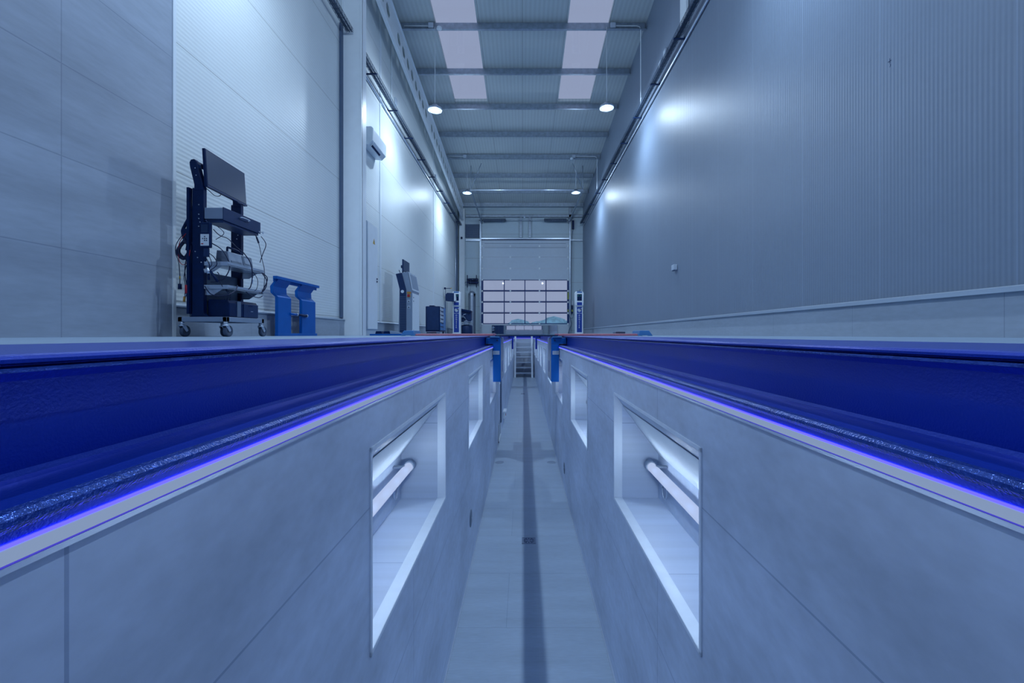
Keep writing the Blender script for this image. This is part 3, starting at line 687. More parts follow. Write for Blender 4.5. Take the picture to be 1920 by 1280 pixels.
def lead(nm, pts, rad, m, label, cat='cable', group=None, ends=None):
    b = MB(); b.tube(pts, rad, 6, 6)
    if ends:
        q = thing(nm, pts[-1], label, cat, group); build(b, 'wire', m, q)
        for (mm, p0, p1, rr, en) in ends: e = MB(); e.cyl(p0, p1, rr, n=8); build(e, en, mm, q)
        return q
    o = build(b, nm, m, base=True); tag(o, label, cat, group); return o
lead('test_lead', [(-2.82, 3.78, .88), (-2.89, 3.78, .78), (-2.90, 3.78, .70), (-2.875, 3.78, .62), (-2.865, 3.78, .50), (-2.865, 3.78, .44)], .003, 'cable', 'thin black lead ending in a round plug left of the trolley upright', ends=[('black', (-2.865, 3.78, .44), (-2.865, 3.78, .395), .014, 'plug'), ('yellow', (-2.865, 3.78, .505), (-2.865, 3.78, .48), .005, 'yellow_band')])
lead('test_lead', [(-2.81, 3.775, .86), (-2.865, 3.775, .78), (-2.87, 3.775, .65), (-2.84, 3.775, .60), (-2.80, 3.775, .62), (-2.775, 3.765, .68), (-2.77, 3.765, .72)], .0028, 'red2', 'thin red test lead looping beside the trolley upright')
lead('battery_clamp', [(-2.80, 3.77, .66), (-2.815, 3.77, .58), (-2.812, 3.77, .50), (-2.80, 3.77, .43)], .0035, 'cable', 'red battery clamp hanging low beside the trolley upright', 'clamp', ends=[('red2', (-2.800, 3.77, .43), (-2.800, 3.77, .36), .014, 'red_grip'), ('galv', (-2.803, 3.77, .36), (-2.812, 3.77, .335), .007, 'jaw')])
lead('test_lead', [(-2.81, 3.78, .60), (-2.83, 3.78, .50), (-2.815, 3.775, .42), (-2.822, 3.775, .33)], .003, 'cable', 'black lead with copper coloured clamp hanging lowest on the trolley', ends=[('orange', (-2.822, 3.775, .335), (-2.826, 3.775, .29), .009, 'copper_clamp')])
lead('probe_cable', [(-2.63, 3.75, .66), (-2.60, 3.75, .60), (-2.60, 3.75, .56)], .004, 'cable', 'silver connector cluster with black probe dangling below the handheld tester', ends=[('alu', (-2.615, 3.75, .565), (-2.600, 3.75, .520), .016, 'connector'), ('alu', (-2.635, 3.75, .56), (-2.625, 3.75, .53), .012, 'connector'), ('black', (-2.590, 3.75, .545), (-2.535, 3.76, .455), .010, 'probe_grip'), ('black', (-2.605, 3.75, .52), (-2.603, 3.75, .47), .009, 'probe_grip')])
grp = 'black cables looping between the trolley shelves'
loops = [
 [(-2.60, 3.78, .78), (-2.52, 3.80, .72), (-2.475, 3.82, .60), (-2.50, 3.80, .50), (-2.56, 3.78, .46), (-2.60, 3.77, .455)],
 [(-2.60, 3.80, .90), (-2.58, 3.85, .86), (-2.54, 3.9, .84), (-2.50, 3.95, .78), (-2.47, 4.0, .74)],
 [(-2.58, 3.82, .93), (-2.55, 3.86, .88), (-2.60, 3.83, .82)],
 [(-2.47, 4.0, .74), (-2.44, 4.05, .66), (-2.44, 4.08, .55), (-2.46, 4.08, .44), (-2.49, 4.05, .42)],
 [(-2.49, 4.3, .95), (-2.46, 4.33, .88), (-2.48, 4.31, .78), (-2.50, 4.3, .70)],
 [(-2.48, 4.2, .95), (-2.46, 4.22, .85), (-2.45, 4.25, .72), (-2.44, 4.27, .62), (-2.46, 4.3, .48), (-2.47, 4.28, .40)],
 [(-2.47, 4.28, .60), (-2.44, 4.30, .54), (-2.43, 4.28, .47), (-2.46, 4.25, .41), (-2.50, 4.2, .42)],
 [(-2.56, 3.79, .54), (-2.54, 3.78, .52), (-2.53, 3.78, .46), (-2.51, 3.79, .41)],
 [(-2.46, 4.12, .59), (-2.44, 4.16, .52), (-2.46, 4.18, .44), (-2.48, 4.15, .41)],
 [(-2.65, 3.77, .42), (-2.60, 3.76, .36), (-2.54, 3.765, .34), (-2.48, 3.80, .35), (-2.455, 3.86, .39), (-2.46, 3.9, .44)],
 [(-2.52, 3.83, .40), (-2.50, 3.84, .36), (-2.53, 3.86, .30), (-2.56, 3.88, .32)],
 [(-2.51, 3.83, .40), (-2.48, 3.84, .36), (-2.50, 3.86, .31), (-2.54, 3.88, .32)],
 [(-2.47, 4.3, .60), (-2.44, 4.32, .55), (-2.46, 4.30, .46), (-2.48, 4.28, .41)],
 [(-2.62, 3.76, .70), (-2.57, 3.765, .66), (-2.55, 3.77, .60), (-2.60, 3.76, .55), (-2.64, 3.76, .54)],
 [(-2.63, 3.76, .72), (-2.60, 3.755, .66), (-2.585, 3.76, .60), (-2.61, 3.755, .56)],
 [(-2.48, 4.05, .40), (-2.46, 4.1, .37), (-2.455, 4.2, .36), (-2.46, 4.27, .38)],
]
for i, L_ in enumerate(loops): lead('shelf_cable', L_, (.0045, .0035, .0028)[i % 3], 'cable', 'black cable looping between the shelves of the diagnostic trolley', 'cable', grp)
lead('probe_cable', [(-2.50, 4.22, .95), (-2.49, 4.23, .92)], .003, 'cable', 'short black plug dangling under the drawer of the trolley', ends=[('black', (-2.49, 4.23, .925), (-2.482, 4.25, .875), .008, 'plug')])
lead('probe_cable', [(-2.455, 4.10, .58), (-2.448, 4.10, .53)], .003, 'cable', 'grey metal connector hanging in front of the lower shelf', ends=[('alu', (-2.448, 4.10, .53), (-2.455, 4.10, .48), .007, 'connector')])
lead('air_hose', [(-2.60, 3.81, .412), (-2.56, 3.83, .432), (-2.52, 3.82, .418), (-2.50, 3.86, .416)], .007, 'black', 'short black hose lying on the lower shelf of the trolley')

# ================================================================== BLUE SUPPORT STAND
r = thing('support_stand', (-2.92, 5.85, 0), 'blue bent steel support frame leaning by the left wall', 'stand')
prof = [(0, .036), (.0, .50), (-.055, .555), (-.060, .635), (-.0, .72), (.006, .745)]
for ya, yb in ((5.36, 5.66), (5.94, 6.32)):
    b = MB(); x = -2.90; t = .010
    P = [(x+p[0], p[1]*.93+.0) for p in prof]
    n = len(P); vs = []
    for (px, pz) in P:
        for (dx, yy) in ((0, ya), (0, yb), (-t, yb), (-t, ya)): vs.append((px+dx, yy, pz))
    fs = []
    for i in range(n-1):
        for j in range(4): fs.append((4*i+j, 4*i+(j+1) % 4, 4*i+4+(j+1) % 4, 4*i+4+j))
    fs += [(0, 1, 2, 3), (4*n-4, 4*n-1, 4*n-2, 4*n-3)]
    b.add(vs, fs)
    # side flanges
    for yy in (ya, yb-.006):
        b.prism([(p[0]-t-.0, p[1]) for p in P]+[(p[0]-t-.028, p[1]) for p in P[::-1]], 'y', yy, yy+.006)
    build(b, 'leg_plate', 'blue', r, bevel=.001)
b = MB(); b.box(-2.925, -2.885, 5.33, 6.34, 0, .034); build(b, 'foot_bar', 'blue', r, bevel=.002)
b = MB(); b.box(-2.93, -2.880, 5.30, 6.40, .672, .705); b.box(-2.93, -2.920, 5.30, 6.40, .64, .672); build(b, 'top_bar', 'blue', r, bevel=.002)
b = MB(); b.cyl((-2.895, 5.62, .275), (-2.895, 5.80, .272), .014); build(b, 'tie_rod', 'blue', r)
b = MB(); b.cyl((-2.895, 5.80, .272), (-2.885, 6.02, .265), .016); build(b, 'grip', 'black', r)
b = MB(); b.cyl((-2.885, 6.02, .265), (-2.884, 6.035, .2645), .022, n=12); b.cyl((-2.895, 5.78, .272), (-2.895, 5.80, .272), .02, n=12); build(b, 'nut', 'steel', r)
# ================================================================== AC UNIT, CABINET
r = thing('air_conditioner', (-2.98, 9.04, 3.62), 'white split air conditioner high on the left wall beside the column', 'air conditioner')
b = MB(); b.prism([(XL+.002, 3.66), (-2.95, 3.64), (-2.87, 3.72), (-2.86, 3.95), (-2.90, 3.985), (XL+.002, 3.985)], 'y', 8.63, 9.46); c = build(b, 'casing', 'white', r, bevel=.008)
b = MB(); b.prism([(-2.945, 3.636), (-2.868, 3.714), (-2.863, 3.712), (-2.935, 3.632)], 'y', 8.70, 9.40); build(b, 'louvre', 'white', r)
b = MB(); b.add([(-2.932, 8.70, 3.647), (-2.900, 8.70, 3.680), (-2.900, 9.36, 3.680), (-2.932, 9.36, 3.647), (-2.934, 8.70, 3.642), (-2.899, 8.70, 3.676), (-2.899, 9.36, 3.676), (-2.934, 9.36, 3.642)], [(0,1,2,3), (7,6,5,4), (0,1,5,4), (1,2,6,5), (2,3,7,6), (3,0,4,7)])
b2 = MB(); b2.add([(-2.926, 8.72, 3.640), (-2.902, 8.72, 3.665), (-2.902, 9.2, 3.665), (-2.926, 9.2, 3.640), (-2.928, 8.72, 3.636), (-2.900, 8.72, 3.661), (-2.900, 9.2, 3.661), (-2.928, 9.2, 3.636)], [(0,1,2,3), (7,6,5,4), (0,1,5,4), (1,2,6,5), (2,3,7,6), (3,0,4,7)])
build(b2, 'air_outlet', 'black', r)
r = thing('electrical_cabinet', (-2.94, 8.4, 0), 'tall pale electrical cabinet with warning sign just behind the column', 'cabinet')
b = MB(); b.box(XL+.01, -2.80, 8.10, 8.66, .10, 2.06); build(b, 'body', 'offwhite', r, bevel=.006)
b = MB(); b.box(-2.80, -2.782, 8.115, 8.645, .12, 2.045); d = build(b, 'door', 'white', r, bevel=.003)
b = MB(); b.box(XL+.02, -2.81, 8.11, 8.65, 0, .10); build(b, 'plinth', 'offwhite', r)
b = MB(); b.prism([(8.375, 1.70), (8.495, 1.70), (8.435, 1.80)], 'x', -2.7822, -2.7795); wsn = build(b, 'warning_sign', 'yellow', d)
b = MB(); b.prism([(8.440, 1.775), (8.425, 1.742), (8.437, 1.742), (8.428, 1.712), (8.447, 1.75), (8.436, 1.75)], 'x', -2.7796, -2.7785); build(b, 'bolt_symbol', 'black', wsn)
for z in (1.02, 1.07): 
    b = MB(); b.cyl((-2.782, 8.60, z), (-2.77, 8.60, z), .016, n=12); build(b, 'lock', 'black', d)

# ================================================================== CONTROL CONSOLE
r = thing('control_console', (-2.6, 10.35, 0), 'grey and white control console with emergency stop and small monitor on top', 'console')
YA, YB = 10.0, 10.66
P = lambda px, py: (-(981.5-px)*YA/850, CAMH+(627-py)*YA/850)
b = MB(); b.prism([P(747, 627.8), P(772.5, 627.8), P(772.5, 544), P(766.5, 512), P(765, 509), P(742, 513), P(749, 542)], 'y', YA, YB); build(b, 'body', 'lgrey', r, bevel=.004)
b = MB(); b.prism([P(749.5, 626), P(761.8, 626), P(761.8, 543), P(753.5, 511.2), P(742.2, 513.8), P(749.5, 541)], 'y', YA-.008, YA+.001); sp_ = build(b, 'side_cover', 'dgrey', r)
b = MB()
for i in range(6):
    for j in range(20):
        x, z = P(751+i*1.9, 556+j*3.2); b.box(x-.005, x+.005, YA-.0095, YA-.0075, z-.008, z+.008)
build(b, 'perforation', 'grey', sp_)
x, z = P(755, 546.5); b = MB(); b.cyl((x, YA-.03, z), (x, YA-.007, z), .034, n=20); build(b, 'beacon', 'white', r)
x, z = P(767, 548.5); b = MB(); b.box(x-.045, x+.045, YA-.006, YA, z-.022, z+.022); q = build(b, 'amber_label', 'orange', r)
x, z = P(766.5, 554); b = MB(); b.box(x-.036, x+.036, YA-.006, YA, z-.036, z+.036); q = build(b, 'stop_plate', 'orange', r)
b = MB(); b.cyl((x, YA-.04, z), (x, YA-.006, z), .026, n=16); build(b, 'emergency_stop', 'red2', r)
for py in (565, 576):
    x, z = P(766.5, py); b = MB(); b.box(x-.03, x+.03, YA-.004, YA, z-.024, z+.036); q = build(b, 'switch_plate', 'offwhite', r)
    b = MB(); b.cyl((x, YA-.02, z), (x, YA-.004, z), .012, n=12); build(b, 'rotary_switch', 'black', q)
x1, _ = P(772.5, 0)
b = MB(); b.box(x1, x1+.012, YA+.02, YB-.01, .03, P(0, 549)[1]); d = build(b, 'front_door', 'white', r, bevel=.003)
for z in (.11, .76, .84):
    b = MB(); b.cyl((x1+.012, YA+.08, z), (x1+.02, YA+.08, z), .01, n=8); build(b, 'lock', 'black', d)
a = P(772.5, 544); c = P(766.5, 512)
b = MB(); b.add([(a[0]+.01, YA, a[1]), (a[0]+.01, YB+.02, a[1]), (c[0]+.01, YB+.02, c[1]), (c[0]+.01, YA, c[1]), (a[0]-.01, YA, a[1]), (a[0]-.01, YB+.02, a[1]), (c[0]-.01, YB+.02, c[1]), (c[0]-.01, YA, c[1])],
   [(0,1,2,3), (7,6,5,4), (0,1,5,4), (1,2,6,5), (2,3,7,6), (3,0,4,7)]); hd = build(b, 'display_frame', 'offwhite', r)
def lerp(t): return (a[0]+(c[0]-a[0])*t, a[1]+(c[1]-a[1])*t)
l0, l1 = lerp(.14), lerp(.97)
b = MB(); b.add([(q[0]+o, y, q[1]) for o in (.009, .013) for (q, y) in ((l0, YA+.05), (l0, YB-.03), (l1, YB-.03), (l1, YA+.05))], [(0,1,2,3), (7,6,5,4), (0,1,5,4), (1,2,6,5), (2,3,7,6), (3,0,4,7)]); build(b, 'display', 'lgrey', hd)
m_ = thing('monitor', (-2.69, 10.4, 1.42), 'small black monitor standing on top of the control console', 'monitor')
b = MB(); b.box(-2.71, -2.685, 10.12, 10.68, 1.44, 1.70); build(b, 'casing', 'dgrey', m_, bevel=.004)
b = MB(); b.box(-2.685, -2.682, 10.14, 10.66, 1.455, 1.685); build(b, 'screen', 'screen', m_)
b = MB(); b.box(-2.78, -2.71, 10.28, 10.36, 1.53, 1.59); b.cyl((-2.745, 10.32, 1.40), (-2.745, 10.32, 1.55), .018); b.tube([(-2.77, 10.2, 1.39), (-2.79, 10.2, 1.44), (-2.80, 10.2, 1.47)], .008, 6, 3); build(b, 'stand', 'dgrey', m_)

# ================================================================== TOOL TROLLEY
r = thing('tool_trolley', (-2.5, 12.9, 0), 'black tool chest on wheels with blue fronted drawers beside the console', 'tool trolley')
b = MB(); b.box(-2.70, -2.305, 12.5, 13.35, .10, .80); build(b, 'body', 'black', r, bevel=.015)
b = MB(); b.box(-2.665, -2.33, 12.490, 12.502, .14, .77); build(b, 'side_panel', 'dgrey', r, bevel=.008)
b = MB(); b.box(-2.62, -2.48, 12.6, 12.8, .80, .83); build(b, 'handle', 'black', r, bevel=.01)
for i in range(6):
    z = .14+i*.108
    b = MB(); b.box(-2.305, -2.285, 12.54, 12.95, z, z+.095); d = build(b, 'drawer', 'offwhite' if i > 1 else 'lblue', r, bevel=.003)
    b = MB(); b.box(-2.287, -2.272, 12.56, 12.93, z+.078, z+.090); build(b, 'drawer_handle', 'dgrey', d)
b = MB(); b.box(-2.305, -2.287, 12.97, 13.32, .14, .78); d = build(b, 'side_locker', 'lblue', r, bevel=.003)
b = MB(); b.box(-2.288, -2.278, 12.99, 13.02, .4, .6); build(b, 'locker_handle', 'offwhite', d)
for x in (-2.66, -2.35):
    for y in (12.58, 13.27):
        b = MB(); b.cyl((x-.015, y, .05), (x+.015, y, .05), .05, n=18); b.box(x-.02, x+.02, y-.03, y+.03, .06, .10); build(b, 'wheel', 'rubber', r)

# ================================================================== MEASURING POSTS
def post(X0, Y, label):
    r = thing('measuring_post', (X0+.17, Y+.15, 0), label, 'measuring post')
    x0, x1 = X0, X0+.33
    b = MB(); b.box(x0+.02, x1-.01, Y, Y+.30, .05, 1.16)
    b.prism([(x0+.02, 1.16), (x1-.01, 1.16), (x1, 1.28), (x1+.01, 1.66), (x1-.03, 1.73), (x0+.03, 1.73), (x0, 1.66), (x0, 1.28)], 'y', Y-.03, Y+.30)
    build(b, 'housing', 'white', r, bevel=.008)
    b = MB(); b.box(x0-.25, x1+.28, Y-.05, Y+.35, 0, .05); build(b, 'base_plate', 'offwhite', r, bevel=.004)
    b = MB(); b.box(x0+.07, x1-.06, Y-.006, Y+.001, .11, .86); lp = build(b, 'name_panel', 'blue_label', r)
    b = MB(); b.box(x0+.07, x1-.06, Y-.006, Y+.001, .87, 1.12); lg = build(b, 'logo_panel', 'blue_label', r)
    cx, cz = (x0+x1)/2+.005, .985
    b = MB()
    pts = [(cx+.075*math.cos(t)*(1+.12*math.sin(3*t)), cz+.07*math.sin(t)) for t in [2*PI*i/20 for i in range(20)]]
    b.prism(pts, 'y', Y-.010, Y-.005)
    b.prism([(cx+.02, cz+.02), (cx+.075, cz+.085), (cx+.095, cz+.09), (cx+.075, cz-.01)], 'y', Y-.010, Y-.005)
    em = build(b, 'emblem', 'offwhite', lg)
    b = MB(); b.prism([(cx+.0, cz+.075), (cx+.035, cz+.075), (cx+.045, cz+.02), (cx+.01, cz+.03)], 'y', Y-.012, Y-.009); build(b, 'emblem_notch', 'blue_label', em)
    b = MB()
    for i in range(8):
        if i == 5: continue
        b.box(x0+.085+i*.022, x0+.085+i*.022+.014, Y-.010, Y-.005, .845, .862)
    build(b, 'small_caption', 'offwhite', lp)
    for i, ch in enumerate('MONSTER'):
        text(ch, .085, 'letter', 'white', lp, (cx-.005, Y-.010, .775-i*.080), Euler((PI/2, 0, 0)))
    b = MB(); b.box(x0+.075, x1-.065, Y-.036, Y-.028, 1.36, 1.62); sc = build(b, 'window', 'black', r)
    b = MB(); b.box(x0+.095, x0+.145, Y-.039, Y-.035, 1.53, 1.58); b.box(x0+.185, x0+.235, Y-.039, Y-.035, 1.53, 1.58); build(b, 'green_lens', 'green', sc)
    b = MB(); b.box(x0+.07, x1-.06, Y-.036, Y-.026, 1.18, 1.30); build(b, 'blue_band', 'blue_label', r)
    b = MB(); b.box(x0+.07, x1-.06, Y-.036, Y-.026, 1.68, 1.72); build(b, 'top_badge', 'blue', r)
    return r
post(-2.83, 18.0, 'white measuring post with blue MONSTER panel standing on the left, behind the tool trolley')
rp = post(2.05, 18.0, 'white measuring post with blue MONSTER panel standing on the right by the dark wall')
b = MB(); b.cyl((2.26, 18.1, 1.73), (2.26, 18.1, 1.83), .008, n=6); b.box(2.12, 2.26, 18.1, 18.12, 1.745, 1.765); build(b, 'antenna', 'black', rp)
b = MB(); b.box(2.375, 2.40, 18.1, 18.2, .85, 1.08); build(b, 'side_bracket', 'black', rp)
r = thing('display_box', (-2.95, 17.7, 1.30), 'black display box held beside the left measuring post', 'display')
b = MB(); b.prism([(-3.02, 1.33), (-2.70, 1.30), (-2.70, 1.63), (-2.97, 1.64), (-3.02, 1.58)], 'y', 17.60, 17.90); build(b, 'casing', 'dgrey', r, bevel=.01)
b = MB(); b.prism([(-2.70, 1.32), (-2.64, 1.34), (-2.66, 1.60), (-2.70, 1.62)], 'y', 17.62, 17.86); build(b, 'bezel', 'white', r)
b = MB(); b.box(-2.75, -2.65, 17.90, 17.965, 1.42, 1.50); build(b, 'bracket', 'dgrey', r)
r = thing('camera_pole', (-3.0, 17.45, 0), 'thin pole with short horizontal camera arm above the tool trolley', 'pole')
b = MB(); b.cyl((-3.0, 17.45, 0), (-3.0, 17.45, 1.80), .010, n=8); build(b, 'pole', 'dgrey', r)
b = MB(); b.box(-3.05, -2.99, 17.40, 17.50, 1.76, 1.83); b.box(-2.99, -2.80, 17.43, 17.47, 1.785, 1.805); build(b, 'camera_arm', 'black', r)
b = MB(); b.box(-2.80, -2.765, 17.42, 17.48, 1.780, 1.815); build(b, 'yellow_tip', 'yellow', r)
b = MB(); b.cyl((-3.0, 17.45, 0), (-3.0, 17.45, .012), .04, n=12); build(b, 'foot', 'dgrey', r)

# dark machine behind left post
r = thing('tyre_machine', (-2.42, 19.2, 0), 'dark grey wheel machine with hood and pale brackets beside the left post', 'workshop machine')
b = MB(); b.lathe([(0, 0), (.24, 0), (.26, .08), (.26, .36), (.22, .42), (0, .44)], (-2.42, 19.25, .0)); build(b, 'drum', 'dgrey', r)
b = MB(); b.box(-2.75, -2.1, 19.05, 19.45, 0, .04); build(b, 'base', 'black', r)
b = MB(); b.prism([(-2.68, .55), (-2.25, .55), (-2.20, .60), (-2.20, .98), (-2.26, 1.0), (-2.68, 1.08)], 'y', 19.1, 19.5); build(b, 'hood', 'dgrey', r, bevel=.02)
b = MB(); b.prism([(-2.68, 1.02), (-2.26, .94), (-2.19, .97), (-2.21, 1.03), (-2.68, 1.12)], 'y', 19.05, 19.5); build(b, 'lid', 'black', r, bevel=.01)
b = MB()
random.seed(3)
b.tube([(-2.66, 19.0, .50), (-2.5, 19.0, .50), (-2.48, 19.0, .56), (-2.40, 19.0, .62), (-2.33, 19.0, .55), (-2.22, 19.0, .54), (-2.15, 19.0, .60)], .018, 6); b.tube([(-2.66, 19.0, .42), (-2.55, 19.0, .46), (-2.42, 19.0, .44), (-2.30, 19.0, .47), (-2.18, 19.0, .44), (-2.12, 19.0, .36)], .018, 6)
b.cyl((-2.40, 19.0, .53), (-2.40, 19.04, .53), .08); b.tube([(-2.66, 19.05, .80), (-2.55, 19.05, .78), (-2.50, 19.05, .86), (-2.42, 19.05, .88)], .02, 6); b.tube([(-2.60, 19.05, .74), (-2.50, 19.05, .76), (-2.42, 19.05, .66)], .02, 6)
b.cyl((-2.46, 19.1, .40), (-2.46, 19.1, .60), .04)
build(b, 'bracket_arms', 'lgrey', r)
b = MB(); b.box(-2.32, -2.29, 19.09, 19.105, .82, .90); build(b, 'slot', 'black', r)
r = thing('exhaust_duct', (-2.44, 20.9, 0), 'silver vertical exhaust duct on the far wall left of the door', 'duct')
b = MB()
prof = [(.13, 0)]
for i in range(16): z = 1.0+i*.055; prof += [(.105, z), (.112, z+.027)]
prof = [(.105, .0)] + prof[1:] + [(.10, 1.92), (.08, 1.98), (.04, 2.01), (0, 2.02)]
b.lathe(prof, (-2.44, 21.3, 0)); build(b, 'corrugated_pipe', 'steel', r)
b = MB(); b.box(-2.60, -2.28, 21.45, 21.58, 0, 1.95); b.cyl((-2.44, 21.45, 1.92), (-2.44, 21.58, 1.92), .16, n=24); build(b, 'backing_channel', 'grey', r)
r = thing('wall_rack', (-2.41, 21.45, 2.33), 'black clamp rack on the far wall left of the sectional door', 'rack')
b = MB(); b.box(-2.68, -2.14, 21.40, 21.47, 2.58, 2.66); b.box(-2.66, -2.12, 21.38, 21.45, 2.44, 2.52); b.box(-2.60, -2.17, 21.48, 21.56, 2.42, 2.68); build(b, 'cross_rails', 'black', r)
for x in (-2.65, -2.22):
    b = MB(); b.box(x-.018, x+.018, 21.36, 21.42, 2.24, 2.82); build(b, 'hook_bar', 'black', r)
b = MB(); b.tube([(-2.78, 21.4, 2.42), (-2.72, 21.4, 2.50), (-2.66, 21.4, 2.47)], .02, 6, 3); b.cyl((-2.40, 21.38, 2.62), (-2.40, 21.40, 2.62), .02); build(b, 'bracket_end', 'grey', r)
lead('hanging_cable', [(-2.50, 21.36, 2.60), (-2.48, 21.36, 2.35), (-2.50, 21.36, 2.2), (-2.52, 21.40, 2.05)], .007, 'vent', 'thin cable hanging from the wall rack to the silver duct')
r = thing('ventilation_grille', (-2.45, 21.55, 4.63), 'dark square louvred grille high on the far wall left of the door', 'vent')
b = MB(); b.box(-2.77, -2.06, 21.55, 21.598, 4.62, 5.26); build(b, 'frame', 'vent', r)
b = MB()
for i in range(10): b.box(-2.74, -2.09, 21.53, 21.55, 4.65+i*.06, 4.68+i*.06)
build(b, 'louvres', 'vent', r)

# ================================================================== SECTIONAL DOOR
D = bpy.data.objects.new('door_1', None); S.collection.objects.link(D); D.location = (.075, 21.55, 0); D['kind'] = 'structure'
def PD(px, py, Y=21.5): return ((px-981.5)*Y/850, CAMH+(627-py)*Y/850)
yd0, yd1 = 21.50, 21.56
rows = [607.5, 586.8, 566.0, 545.3, 524.3]
cols = [906.2, 945.4, 984.2, 1023.8, 1063.4]
x0, x1 = PD(902.5, 0)[0], PD(1067, 0)[0]
# solid sections
sec = [(627.7, 607.6, 'bottom_section'), (524.2, 503.1, 'solid_section'), (502.9, 481.9, 'solid_section'), (481.7, 461.1, 'solid_section'), (460.9, 449.5, 'solid_section')]
for ya_, yb_, nm in sec:
    b = MB(); b.box(x0, x1, yd0+.01, yd1, max(.005, PD(0, ya_)[1]), PD(0, yb_)[1]-.006)
    o = build(b, nm, 'offwhite', D, bevel=.004)
for i in range(4):
    za, zb = PD(0, rows[i])[1], PD(0, rows[i+1])[1]
    b = MB()
    t = .045
    b.box(x0, x1, yd0, yd1, za+.003, za+t); b.box(x0, x1, yd0, yd1, zb-t*.6, zb-.003)
    b.box(x0, PD(cols[0], 0)[0], yd0, yd1, za, zb); b.box(PD(cols[4], 0)[0], x1, yd0, yd1, za, zb)
    for c in cols[1:4]: cx = PD(c, 0)[0]; b.box(cx-.022, cx+.022, yd0, yd1, za+.01, zb-.01)
    fr_ = build(b, 'glazed_section', 'blue_navy' if 'blue_navy' in M else 'dgrey', D)
    for j in range(4):
        p = MB(); p.box(PD(cols[j], 0)[0], PD(cols[j+1], 0)[0], yd0+.025, yd0+.031, za+.02, zb-.01); build(p, 'pane', 'glass', fr_)
for py in (607, 586.8, 566, 545.3, 524.3, 503, 481.8, 461):
    z = PD(0, py)[1]
    for px in (904, 957, 1011.5, 1065):
        x = PD(px, 0)[0]; b = MB(); b.box(x-.035, x+.035, yd0-.012, yd0+.002, z-.045, z+.035); b.cyl((x-.04, yd0-.014, z-.005), (x+.04, yd0-.014, z-.005), .01, n=8); build(b, 'hinge', 'white', D)
b = MB(); z = PD(0, 449.3)[1]; b.box(x0, x1, yd0-.02, yd1, z-.02, z+.02); build(b, 'top_seal', 'black', D)
b = MB(); b.box(x0, x1, yd0-.05, yd1, z+.02, z+.075); build(b, 'header_profile', 'alu', D)
b = MB(); 
for z_ in (PD(0, 456.5)[1], PD(0, 464)[1]): b.box(x0+.15, x1-.15, yd0+.003, yd0+.012, z_-.008, z_+.008)
build(b, 'stiffening_ribs', 'grey', D)
for s, x in ((-1, x0), (1, x1)):
    b = MB(); b.box(min(x, x+s*.07), max(x, x+s*.07), yd0-.07, yd1+.02, 0, 5.42); build(b, 'vertical_track', 'galv', D)
    xx = x-s*.05
    for (pa, pb) in ((548, 561), (580, 584)):
        if s > 0: b = MB(); b.box(xx-.02, xx+.03, yd0-.012, yd0, PD(0, pb)[1], PD(0, pa)[1]); build(b, 'sticker', 'lime', D)
# inclined tracks + crossbar + hangers
for s, x in ((-1, -1.98), (1, 2.17)):
    b = MB(); xe = -2.03 if s < 0 else 2.29
    b.add([(q, y, z+dz) for (q, y, z) in ((xe, 17.5, 5.60), (x, 21.4, 5.36)) for q in (q-.02, q+.02) for dz in (-.035, .035)], [(0,1,3,2), (4,6,7,5), (0,4,5,1), (2,3,7,6), (0,2,6,4), (1,5,7,3)])
    build(b, 'inclined_track', 'galv', D)
    b = MB(); b.cyl((xe, 17.5, 5.6), (xe, 17.5, roof(17.5)-.01), .014, n=8); b.cyl((xe, 17.5, 5.6), (xe-s*.45, 17.0, roof(17.0)-.15), .014, n=8); build(b, 'hanger_rod', 'galv', D)
b = MB(); b.cyl((-2.05, 17.5, 5.60), (2.31, 17.5, 5.60), .028, n=12); build(b, 'cross_tube', 'alu', D)
# torsion springs and shaft
b = MB(); b.cyl((-2.1, 21.35, 5.40), (2.25, 21.35, 5.40), .014, n=8); build(b, 'spring_shaft', 'galv', D)
for xa, xb in ((-1.90, -.83), (.98, 2.04)):
    b = MB()
    pts = [(xa+(xb-xa)*i/180, 21.35+.075*math.cos(i*2*PI/7.5), 5.40+.075*math.sin(i*2*PI/7.5)) for i in range(181)]
    b.tube(pts, .016, 5); build(b, 'torsion_spring', 'grey', D)
    b = MB(); b.cyl((xa, 21.35, 5.40), (xb, 21.35, 5.40), .055, n=12); build(b, 'spring_core', 'vent', D)
for x in (-1.99, 2.14):
    b = MB(); b.cyl((x-.03, 21.35, 5.40), (x+.03, 21.35, 5.40), .11, n=18); b.box(x-.02, x+.02, 21.33, 21.55, 5.28, 5.5); build(b, 'cable_drum', 'galv', D)
D2 = dup(D); D2.name = 'door_2'; D2.location = (.075, -8.55, 0); D2.rotation_euler = (0, 0, PI); D2['kind'] = 'structure'

# frames on the far wall
z = PD(0, 407.5)[1]
r = thing('wall_beam', (-.1, 21.5, z), 'horizontal galvanised beam across the far wall above the door springs', 'beam')
b = MB(); b.box(-2.74, XR-.02, 21.46, 21.58, z, z+.012); b.box(-2.74, XR-.02, 21.46, 21.475, z, z+.13); b.box(-2.74, XR-.02, 21.46, 21.58, z+.12, z+.13); build(b, 'section', 'galv', r)
for px, lb in ((976.5, 'left'), (993.5, 'right')):
    x = PD(px, 0)[0]; b = MB(); b.box(x-.055, x+.055, 21.50, 21.58, 4.62, z); o = build(b, 'wall_stud', 'galv', base=True); tag(o, '%s one of the paired galvanised studs between the door springs' % lb, 'post')
x = PD(1068, 0)[0]+.02; b = MB(); b.box(x-.05, x+.06, 21.46, 21.58, 5.44, 6.12); o = build(b, 'wall_stud', 'galv', base=True); tag(o, 'short galvanised stud above the right door track', 'post')
